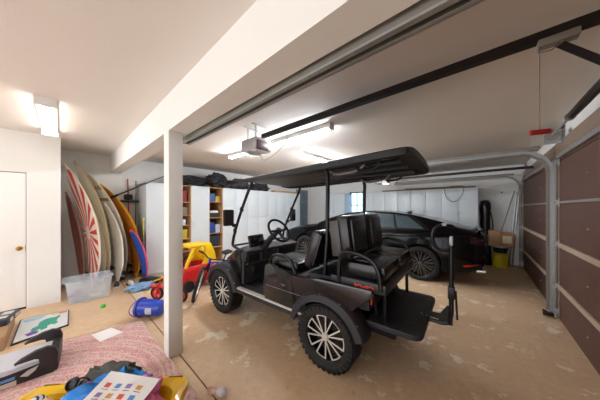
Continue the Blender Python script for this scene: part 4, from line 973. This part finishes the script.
# roof
def rsec(x, hw, z, th, flat=.045):
    n = 14; out = []
    for i in range(n+1):
        u_ = -1+2*i/n; out.append((x, u_*hw, z+flat*(1-abs(u_)**3)))
    out += [(x, hw+.012, z-.012), (x, hw+.012, z-th), (x, hw-.03, z-th-.004), (x, hw-.06, z-th*.5), (x, .0, z-th*.35), (x, -hw+.06, z-th*.5), (x, -hw+.03, z-th-.004), (x, -hw-.012, z-th), (x, -hw-.012, z-.012)]
    return out
RZ = lambda x: 1.885+(x+.70)*.033
secs = []
for x, hw, th in ((-.74, .40, .02), (-.72, .47, .03), (-.66, .52, .045), (-.5, .545, .055), (0, .56, .06), (.6, .565, .06), (1.2, .565, .06), (1.35, .56, .06), (1.395, .545, .055), (1.41, .52, .04)):
    secs.append(rsec(x, hw, RZ(x), th))
loft(secs, 'roof', mat('roof_black_shell', '0C0C0E', .45, var=.1), cart)
q = MB()
for y in (-.30, 0, .30): q.b2(-.55, 1.30, y-.03, y+.03, 1.885, 1.905, bev=.004)
q.build('roof_ribs', black_tex, cart)
for s in (-1, 1):
    q = MB(); q.tube([(-.48, s*.46, 1.865), (1.30, s*.46, 1.905)], .016, 8); q.build('roof_rail', black_steel, cart)
    q = MB(); x0 = .66; q.tube(smooth_path([(x0, s*.40, 1.875), (x0+.06, s*.40, 1.83), (x0+.30, s*.40, 1.84), (x0+.36, s*.40, 1.90)], 1), .014, 8); q.build('grab_handle', mat('worn_grey_handle', '7B7876', .4, .4), cart)
    q = MB(); q.tube(smooth_path([(1.16, s*.43, 1.895), (1.13, s*.43, 1.84), (.98, s*.43, 1.83), (.95, s*.43, 1.88)], 1), .012, 8); q.build('rear_grab_handle', black_steel, cart)
# rear posts
for s in (-1, 1):
    q = MB(); q.tube([(.64, s*.47, .80), (.67, s*.47, 1.2), (.68, s*.475, 1.80), (.66, s*.475, 1.89)], .021, 10); q.build('rear_post', black_steel, cart)
# seats
def cushion(x0, x1, y0, y1, z0, z1, name, parent, m, seams=True, tilt=0, bev=.04):
    q = MB(); c = ((x0+x1)/2, (y0+y1)/2, (z0+z1)/2); q.box(c, (x1-x0, y1-y0, z1-z0), rot=(0, tilt, 0), bev=bev, seg=3) if False else q.box(c, (x1-x0, y1-y0, z1-z0), rot=(0, tilt, 0), bev=bev)
    return q.build(name, m, parent)
for s in (-1, 1):
    cushion(-.14, .32, min(s*.02, s*.50), max(s*.02, s*.50), .79, .90, 'front_seat', cart, vinyl, bev=.045)
    q = MB(); q.b2(-.09, .26, min(s*.12, s*.40), max(s*.12, s*.40), .885, .906, bev=.018); q.build('seat_insert', mat('quilted_vinyl', '26262B', .3, bump=.3, bscale=40), cart)
    q = MB(); q.box((.50, s*.27, 1.07), (.11, .47, .40), rot=(0, R(18), 0), bev=.04); q.build('front_backrest', vinyl, cart)
    q = MB(); q.box((.435, s*.27, 1.06), (.03, .34, .30), rot=(0, R(18), 0), bev=.014); q.build('backrest_insert', vinyl_grey, cart)
    q = MB(); q.box((.545, s*.27, 1.07), (.05, .44, .34), rot=(0, R(18), 0), bev=.02); q.build('backrest_shell', black_plastic, cart)
    # rear seats face backwards
    q = MB(); q.box((.84, s*.245, 1.225), (.13, .46, .41), rot=(0, R(-7), 0), bev=.05); q.build('rear_backrest', vinyl, cart)
    q = MB(); q.box((.905, s*.245, 1.24), (.03, .34, .30), rot=(0, R(-7), 0), bev=.014); q.build('rear_backrest_insert', mat('quilted_vinyl', '26262B', .3), cart)
    cushion(.88, 1.23, min(s*.02, s*.50), max(s*.02, s*.50), .89, 1.02, 'rear_seat', cart, vinyl, bev=.045)
    q = MB(); q.b2(.93, 1.19, min(s*.10, s*.42), max(s*.10, s*.42), 1.0, 1.028, bev=.018); q.build('rear_seat_insert', mat('quilted_vinyl', '26262B', .3), cart)
    q = MB(); q.box((.765, s*.47, 1.21), (.10, .03, .34), rot=(0, R(-7), 0), bev=.012); q.build('backrest_side', vinyl_grey, cart)
    # front armrest hoop
    q = MB(); q.tube(smooth_path([(-.06, s*.54, .80), (-.04, s*.55, .93), (.06, s*.55, .975), (.20, s*.55, .975), (.27, s*.55, .93), (.33, s*.54, .80)], 2), .019, 8); q.build('armrest', black_steel, cart)
    # rear armrest hoop
    q = MB(); q.tube(smooth_path([(.84, s*.55, .84), (.84, s*.55, 1.02), (.88, s*.55, 1.12), (1.04, s*.55, 1.11), (1.16, s*.55, 1.06), (1.20, s*.55, .96), (1.21, s*.55, .84)], 2), .019, 8); q.build('rear_armrest', black_steel, cart)
q = MB(); q.box((1.0, 0, .845), (.50, 1.10, .09), bev=.02); q.build('rear_seat_base', black_plastic, cart)
# red lettering-like badge on the near side of the seat base (illegible red strokes in the photo)
rd = C('badge_red', 'D8382C', .4)
q = MB(); x = .99
for i, (w_, h_, dz) in enumerate(((.014, .030, 0), (.03, .012, .004), (.012, .026, .0), (.028, .012, -.004), (.014, .030, 0), (.026, .010, .006), (.012, .022, 0))):
    q.box((x+w_/2, -.552, .845+dz), (w_, .003, h_), rot=(0, R(-20), 0)); x += w_+.004
q.box((1.07, -.552, .826), (.17, .003, .005)); q.build('red_badge', rd, cart)
# rear footplate with legs
pl = []
for cx_, cy_, a0 in ((1.40, .42, 0), (1.06, .48, 90), (1.06, -.45, 180), (1.40, -.37, 270)):
    r_ = .08 if cx_ > 1.3 else .01
    for i in range(5): pl.append((cx_+r_*math.cos(R(a0+22.5*i)), cy_+r_*math.sin(R(a0+22.5*i))))
q = MB(); q.prism(pl, .048, Matrix.Translation((0, 0, .475)), bev=.012); q.build('rear_footplate', black_tex, cart)
q = MB()
for i in range(9): q.b2(1.12, 1.40, -.36+i*.095, -.345+i*.095, .52, .525)
q.build('footplate_tread', black_plastic, cart)
for s in (-1, 1):
    q = MB(); q.tube([(1.20, -.40 if s < 0 else .44, .50), (1.19, -.40 if s < 0 else .46, .85)], .017, 8); q.tube([(1.14, s*.30, .48), (.98, s*.26, .40)], .02, 8); q.tube([(1.10, s*.3, .49), (1.05, s*.3, .80)], .014, 8)
    q.build('footplate_leg', black_steel, cart)
for s in (-1, 1):
    q = MB(); q.box((1.12, s*.48, .72), (.014, .07, .06), bev=.004); q.build('tail_light', C('amber_lens', '9C3A1E', .2), cart)
# tall rear holder with ring clamps
q = MB()
q.tube(smooth_path([(1.35, -.05, .50), (1.48, -.05, .50), (1.60, -.05, .50), (1.64, -.05, .54), (1.64, -.05, .8)], 1), .018, 8)
q.prism([(1.42, .535), (1.48, .575), (1.56, .58), (1.61, .66), (1.65, .66), (1.65, .50), (1.58, .50), (1.54, .53)], .012, XZ(-.056))
q.tube([(1.64, -.05, .6), (1.64, -.05, 1.20)], .018, 10); q.box((1.64, -.05, .78), (.05, .06, .10), bev=.008); q.tube([(1.67, -.05, .80), (1.68, -.05, .56)], .008, 6)
q.build('rack_upright', black_steel, cart)
q = MB()
q.tube(smooth_path([(1.64, -.05, 1.14), (1.54, -.02, 1.12), (1.49, .03, 1.21), (1.50, .04, 1.31), (1.58, .0, 1.36), (1.65, -.04, 1.34)], 2), .016, 8); q.build('ring_clamp', black_steel, cart)
q = MB(); q.box((1.64, -.05, 1.22), (.028, .05, .08), bev=.01); q.box((1.60, -.01, 1.355), (.06, .04, .028), bev=.01); q.build('clamp_pad', mat('grey_clamp_pad', '8F8F92', .3, .3), cart)
q = MB()
for k in range(5): q.box((1.42+.035*k, -.03, .525), (.014, .04, .012), rot=(0, 0, R(30)), bev=.003)
q.build('bracket_links', dullgalv, cart)
# ------------------------------------------------------------------ black fastback saloon (front at local +x), turned so its nose points away from the garage door
CAR_RZ = R(180+3.5)
car = thing('car', 'black fastback saloon car parked in the far bay before the white cabinets', 'car', (-2.44, 5.70, 0), CAR_RZ)
HL = 2.47; RA, FA = -1.43, 1.50
xs_k = [-2.47, -2.40, -2.25, -2.0, -1.6, -1.2, -.7, -.2, .3, .8, 1.2, 1.6, 2.0, 2.3, 2.43, 2.47]
top_k = [1.00, 1.07, 1.10, 1.16, 1.27, 1.37, 1.43, 1.445, 1.40, 1.25, 1.08, 1.01, .94, .84, .72, .62]
belt_k = [.92, .98, 1.00, 1.01, 1.00, .985, .97, .955, .95, .945, .94, .92, .88, .80, .69, .60]
wid_k = [.70, .80, .87, .92, .945, .945, .945, .945, .945, .945, .94, .93, .91, .84, .72, .60]
rw_k = [.50, .58, .62, .63, .61, .60, .59, .59, .60, .64, .72, .70, .66, .58, .48, .40]
bot_k = [.42, .33, .26, .21, .19, .18, .17, .17, .17, .17, .17, .18, .19, .22, .28, .36]
NX = 110
X = np.linspace(-2.47, 2.47, NX+1)
X = np.sign(X)*2.47*(1-(1-np.abs(X)/2.47)**1.15)
def K(k):
    y = np.interp(X, xs_k, k); 
    for _ in range(5):
        z = y.copy(); z[1:-1] = (y[:-2]+2*y[1:-1]+y[2:])/4; y = z
    return y
tp, bl_, wd, rw, bo = K(top_k), K(belt_k), K(wid_k), K(rw_k), K(bot_k)
def car_sec(i):
    t, b_, w_, r_, o_ = tp[i], bl_[i], wd[i], rw[i], bo[i]
    h = max(.0, t-b_); ctrl = [(0, o_), (w_*.6, o_), (w_*.9, o_+.02), (w_*.975, o_+.12), (w_, .48), (w_*1.0, .62), (w_*.985, .76), (w_*.965, b_-.07), (w_*.93, b_-.012)]
    if h > .16:
        ctrl += [(w_*.90, b_+.01), (w_*.90+(r_-w_*.90)*.5, b_+h*.52), (r_, b_+h*.86), (r_*.86, b_+h*.955), (r_*.5, t-.012), (0, t)]
    else:
        ctrl += [(w_*.88, b_+h*.25), (w_*.80, b_+h*.5), (w_*.70, b_+h*.72), (w_*.55, b_+h*.86), (w_*.3, t-.008), (0, t)]
    # resample with catmull-rom, 4 per span
    P_ = [Vector(c) for c in ctrl]; out = []
    for k in range(len(P_)-1):
        p0 = P_[max(k-1, 0)]; p1 = P_[k]; p2 = P_[k+1]; p3 = P_[min(k+2, len(P_)-1)]
        for j in range(4):
            s = j/4; out.append(.5*((2*p1)+(p2-p0)*s+(2*p0-5*p1+4*p2-p3)*s*s+(3*p1-p0-3*p2+p3)*s**3))
    out.append(P_[-1]); return out
q = MB(); rows = []
for i in range(NX+1):
    s = car_sec(i); rows.append([(X[i], p.x, p.y) for p in s]+[(X[i], -p.x, p.y) for p in s[-2:0:-1]])
q.grid(rows, wrap=True); q.poly(rows[0], [list(range(len(rows[0])))]); q.poly(rows[-1], [list(range(len(rows[0])))])
paint = mat('black_car_paint', '040405', .14, var=.02, coat=.1, spec=.2)
body = q.build('body_shell', paint, car)
# wheel wells by boolean difference, baked into the mesh
cut = MB()
for x in (RA, FA):
    for s in (-1, 1): cut.lathe([(0, 0), (.385, 0), (.385, .36), (0, .36)], frame((x, s*.64, .365), (1, 0, 0), (0, 0, 1), (0, s, 0)), 48)
co = cut.build('cutter', paint, car)
md = body.modifiers.new('wells', 'BOOLEAN'); md.object = co; md.solver = 'EXACT'; md.operation = 'DIFFERENCE'
bpy.context.view_layer.update()
dg = bpy.context.evaluated_depsgraph_get()
me2 = bpy.data.meshes.new_from_object(body.evaluated_get(dg)); body.modifiers.clear(); body.data = me2
if not me2.materials: me2.materials.append(paint)
bpy.data.objects.remove(co)
# glass panels: cells of the same surface pushed outward
def interp_surf(x, j_frac):
    i = int(np.clip(np.searchsorted(X, x)-1, 0, NX-1)); f = (x-X[i])/(X[i+1]-X[i]); a, c = car_sec(i), car_sec(i+1)
    jj = int(min(j_frac, len(a)-2)); g = j_frac-jj
    p = (a[jj].lerp(a[jj+1], g)).lerp(c[jj].lerp(c[jj+1], g), f); return Vector((x, p.x, p.y))
def panel(name, x_lo, x_hi, j0, j1, m, s, off=.006, nx=24, nj=8, parent=None):
    """x_lo/x_hi functions of t=0 (bottom j0)..1 (top j1)"""
    P_ = []
    for a in range(nx+1):
        row = []
        for b_ in range(nj+1):
            t = b_/nj; x = x_lo(t)+(x_hi(t)-x_lo(t))*a/nx; j = j0+(j1-j0)*t
            p = interp_surf(x, j); px = interp_surf(min(x+.01, 2.45), j); pj = interp_surf(x, min(j+.05, 56))
            nn = (px-p).cross(pj-p); nn = nn.normalized() if nn.length > 1e-9 else Vector((0, 0, 1))
            if nn.y < 0 and j < 52: nn = -nn
            if nn.z < 0 and j >= 44: nn = -nn
            p = p+nn*off; row.append((p.x, p.y*s, p.z))
        P_.append(row)
    q = MB(); q.grid(P_); return q.build(name, m, parent or car)
trim_m = chrome
for s in (-1, 1):
    panel('window_trim', lambda t: -1.66+.42*t, lambda t: 1.00-.68*t, 36.8, 44.6, gloss_black, s, .004)
    panel('rear_quarter_window', lambda t: -1.50+.36*t, lambda t: -.98+.10*t, 37.6, 43.6, mat('side_glass', '39464A', .06, var=.02, spec=.8), s, .008)
    panel('rear_door_window', lambda t: -.92+.08*t, lambda t: -.18, 37.6, 43.8, mat('side_glass', '39464A', .06, var=.02, spec=.8), s, .008)
    panel('front_door_window', lambda t: -.11, lambda t: .88-.60*t, 37.6, 43.8, mat('side_glass', '39464A', .06), s, .008)
# rear screen and windscreen (symmetrical: halves joined across the centre line)
def screen(name, xb, xt, j0, j1, m):
    P_ = []
    for a in range(21):
        u_ = -1+2*a/20; s = 1 if u_ >= 0 else -1; j = 56-(56-j0)*abs(u_)
        row = []
        for b_ in range(17):
            t = b_/16; x = xb+(xt-xb)*t-(.10*u_*u_ if xb < 0 else -.14*u_*u_)*0
            p = interp_surf(x, j); row.append((p.x, p.y*s, p.z+.007))
        P_.append(row)
    q = MB(); q.grid(P_); return q.build(name, m, car)
screen('rear_screen', -2.02, -1.18, 46, 56, dark_glass)
screen('windscreen', 1.02, .34, 46, 56, dark_glass)
# shut lines, handles, lights
def line_on(pts, name, m, r_=.004, off=.002, s=1):
    P_ = []
    for x, j in pts:
        p = interp_surf(x, j); P_.append((p.x, (p.y+off)*s, p.z))
    q = MB(); q.tube(P_, r_, 5); return q.build(name, m, car)
for s in (-1, 1):
    line_on([(-.95+.10*0, j) for j in np.linspace(14, 37, 12)], 'door_seam', dark_gap, .004, 0, s)
    line_on([(-.14, j) for j in np.linspace(12, 37, 12)], 'door_seam', dark_gap, .004, 0, s)
    line_on([(1.0, j) for j in np.linspace(12, 35, 12)], 'door_seam', dark_gap, .004, 0, s)
    for x in (-.78, .10):
        p = interp_surf(x+.1, 28); q = MB(); q.box((p.x, (p.y+.015)*s, p.z), (.20, .025, .03), bev=.01); q.build('door_handle', gloss_black, car)
    line_on([(x, 13) for x in np.linspace(-1.0, 1.05, 12)], 'sill_trim', chrome, .006, .002, s)
    q = MB(); p = interp_surf(.72, 36); q.ball((p.x, (p.y+.13)*s, p.z+.06), .09, (.8, 1.1, .65), 3); q.tube([(p.x, (p.y-.02)*s, p.z), (p.x, (p.y+.10)*s, p.z+.04)], .02, 8); q.build('door_mirror', paint, car)
# tail lamps across the tail, plate, reflectors, exhaust
def tail_panel(name, u0, u1, z0, z1, m, push=.012, sgn=1):
    # band wrapped round the rear corner: sample plan outline at height z
    P_ = []
    for a in range(17):
        t = u0+(u1-u0)*a/16   # 0 centre rear .. 1 along the side
        row = []
        for z in (z0, (z0+z1)/2, z1):
            if t < .6:
                y = t/.6*.70; x = -2.475-.008
                x += .10*(y/.7)**4
            else:
                k = (t-.6)/.4; y = .70+.20*k**.8; x = -2.375+.34*k
            zi = .0
            x -= push*.3; row.append((x, (y+push*.5)*sgn, z))
        P_.append(row)
    q = MB(); q.grid(P_); return q.build(name, m, car)
tl = mat('red_tail_lens', '2C080B', .15, coat=.5)
for s in (-1, 1):
    P_ = []
    for x in np.linspace(-2.44, -2.24, 10):
        P_.append([(interp_surf(x, j)+Vector((-.003, .006, 0)))*1 for j in (25.5, 27, 29, 30.5)])
    q = MB(); q.grid([[(p.x, p.y*s, p.z) for p in r_] for r_ in P_]); q.build('tail_lamp', tl, car)
    P_ = []
    for x in np.linspace(-2.36, -2.14, 8): P_.append([interp_surf(x, j)+Vector((0, .006, 0)) for j in (13.2, 14.3)])
    q = MB(); q.grid([[(p.x, p.y*s, p.z) for p in r_] for r_ in P_]); q.build('rear_reflector', mat('red_reflector', 'C01C22', .2, emit=None), car)
    q = MB(); M = frame((-2.42, s*.62, .30), (0, 1, 0), (0, 0, 1), (-1, 0, 0)); q.lathe([(.035, -.08), (.045, -.08), (.045, .05), (.038, .05), (.035, -.06)], M, 20); q.build('exhaust_tip', chrome, car)
    q = MB(); q.ball((2.33, s*.60, .68), .12, (.5, 1.2, .5), 3); q.build('headlamp', dark_glass, car)
q = MB(); q.b2(-2.475, -2.45, -.70, .70, .80, .84, bev=.008); q.build('tail_light_bar', tl, car)
q = MB(); q.box((-2.43, 0, 1.075), (.10, 1.30, .02), rot=(0, R(8), 0), bev=.008); q.build('rear_spoiler', paint, car)
q = MB(); q.b2(-2.44, -2.20, -.60, .60, .24, .36, bev=.03); q.build('diffuser', black_tex, car)
q = MB(); q.prism([(-.07, 0), (.09, 0), (-.03, .055), (-.06, .06)], .016, XZ(-.008) ); fin = q.build('antenna_fin', paint, car)
zz = interp_surf(-1.08, 56).z; fin.location = (-1.08, 0, zz-.006)
rimd = mat('dark_alloy', '66666A', .3, .6)
for x in (RA, FA):
    for s in (-1, 1):
        tyre_wheel(x, s*.825, s, parent=car, r=.352, w=.23, rr=.255, nsp=10, lowprof=True, hubm=rimd)
        q = MB(); q.lathe([(.03, 0), (.19, 0), (.19, .008), (.03, .008)], frame((x, s*.80, .352), (1, 0, 0), (0, 0, 1), (0, s, 0)), 32); q.build('brake_disc', galv, car)
# ------------------------------------------------------------------ light: sky beyond the open side behind the camera and the window
w = bpy.data.worlds.new('world'); SC.world = w; w.use_nodes = True
bg = w.node_tree.nodes['Background']; bg.inputs[0].default_value = lin('F2F4F8'); bg.inputs[1].default_value = 1.55
SC.view_settings.view_transform = 'Standard'; SC.view_settings.look = 'None'; SC.view_settings.exposure = 1.5; SC.view_settings.gamma = 1
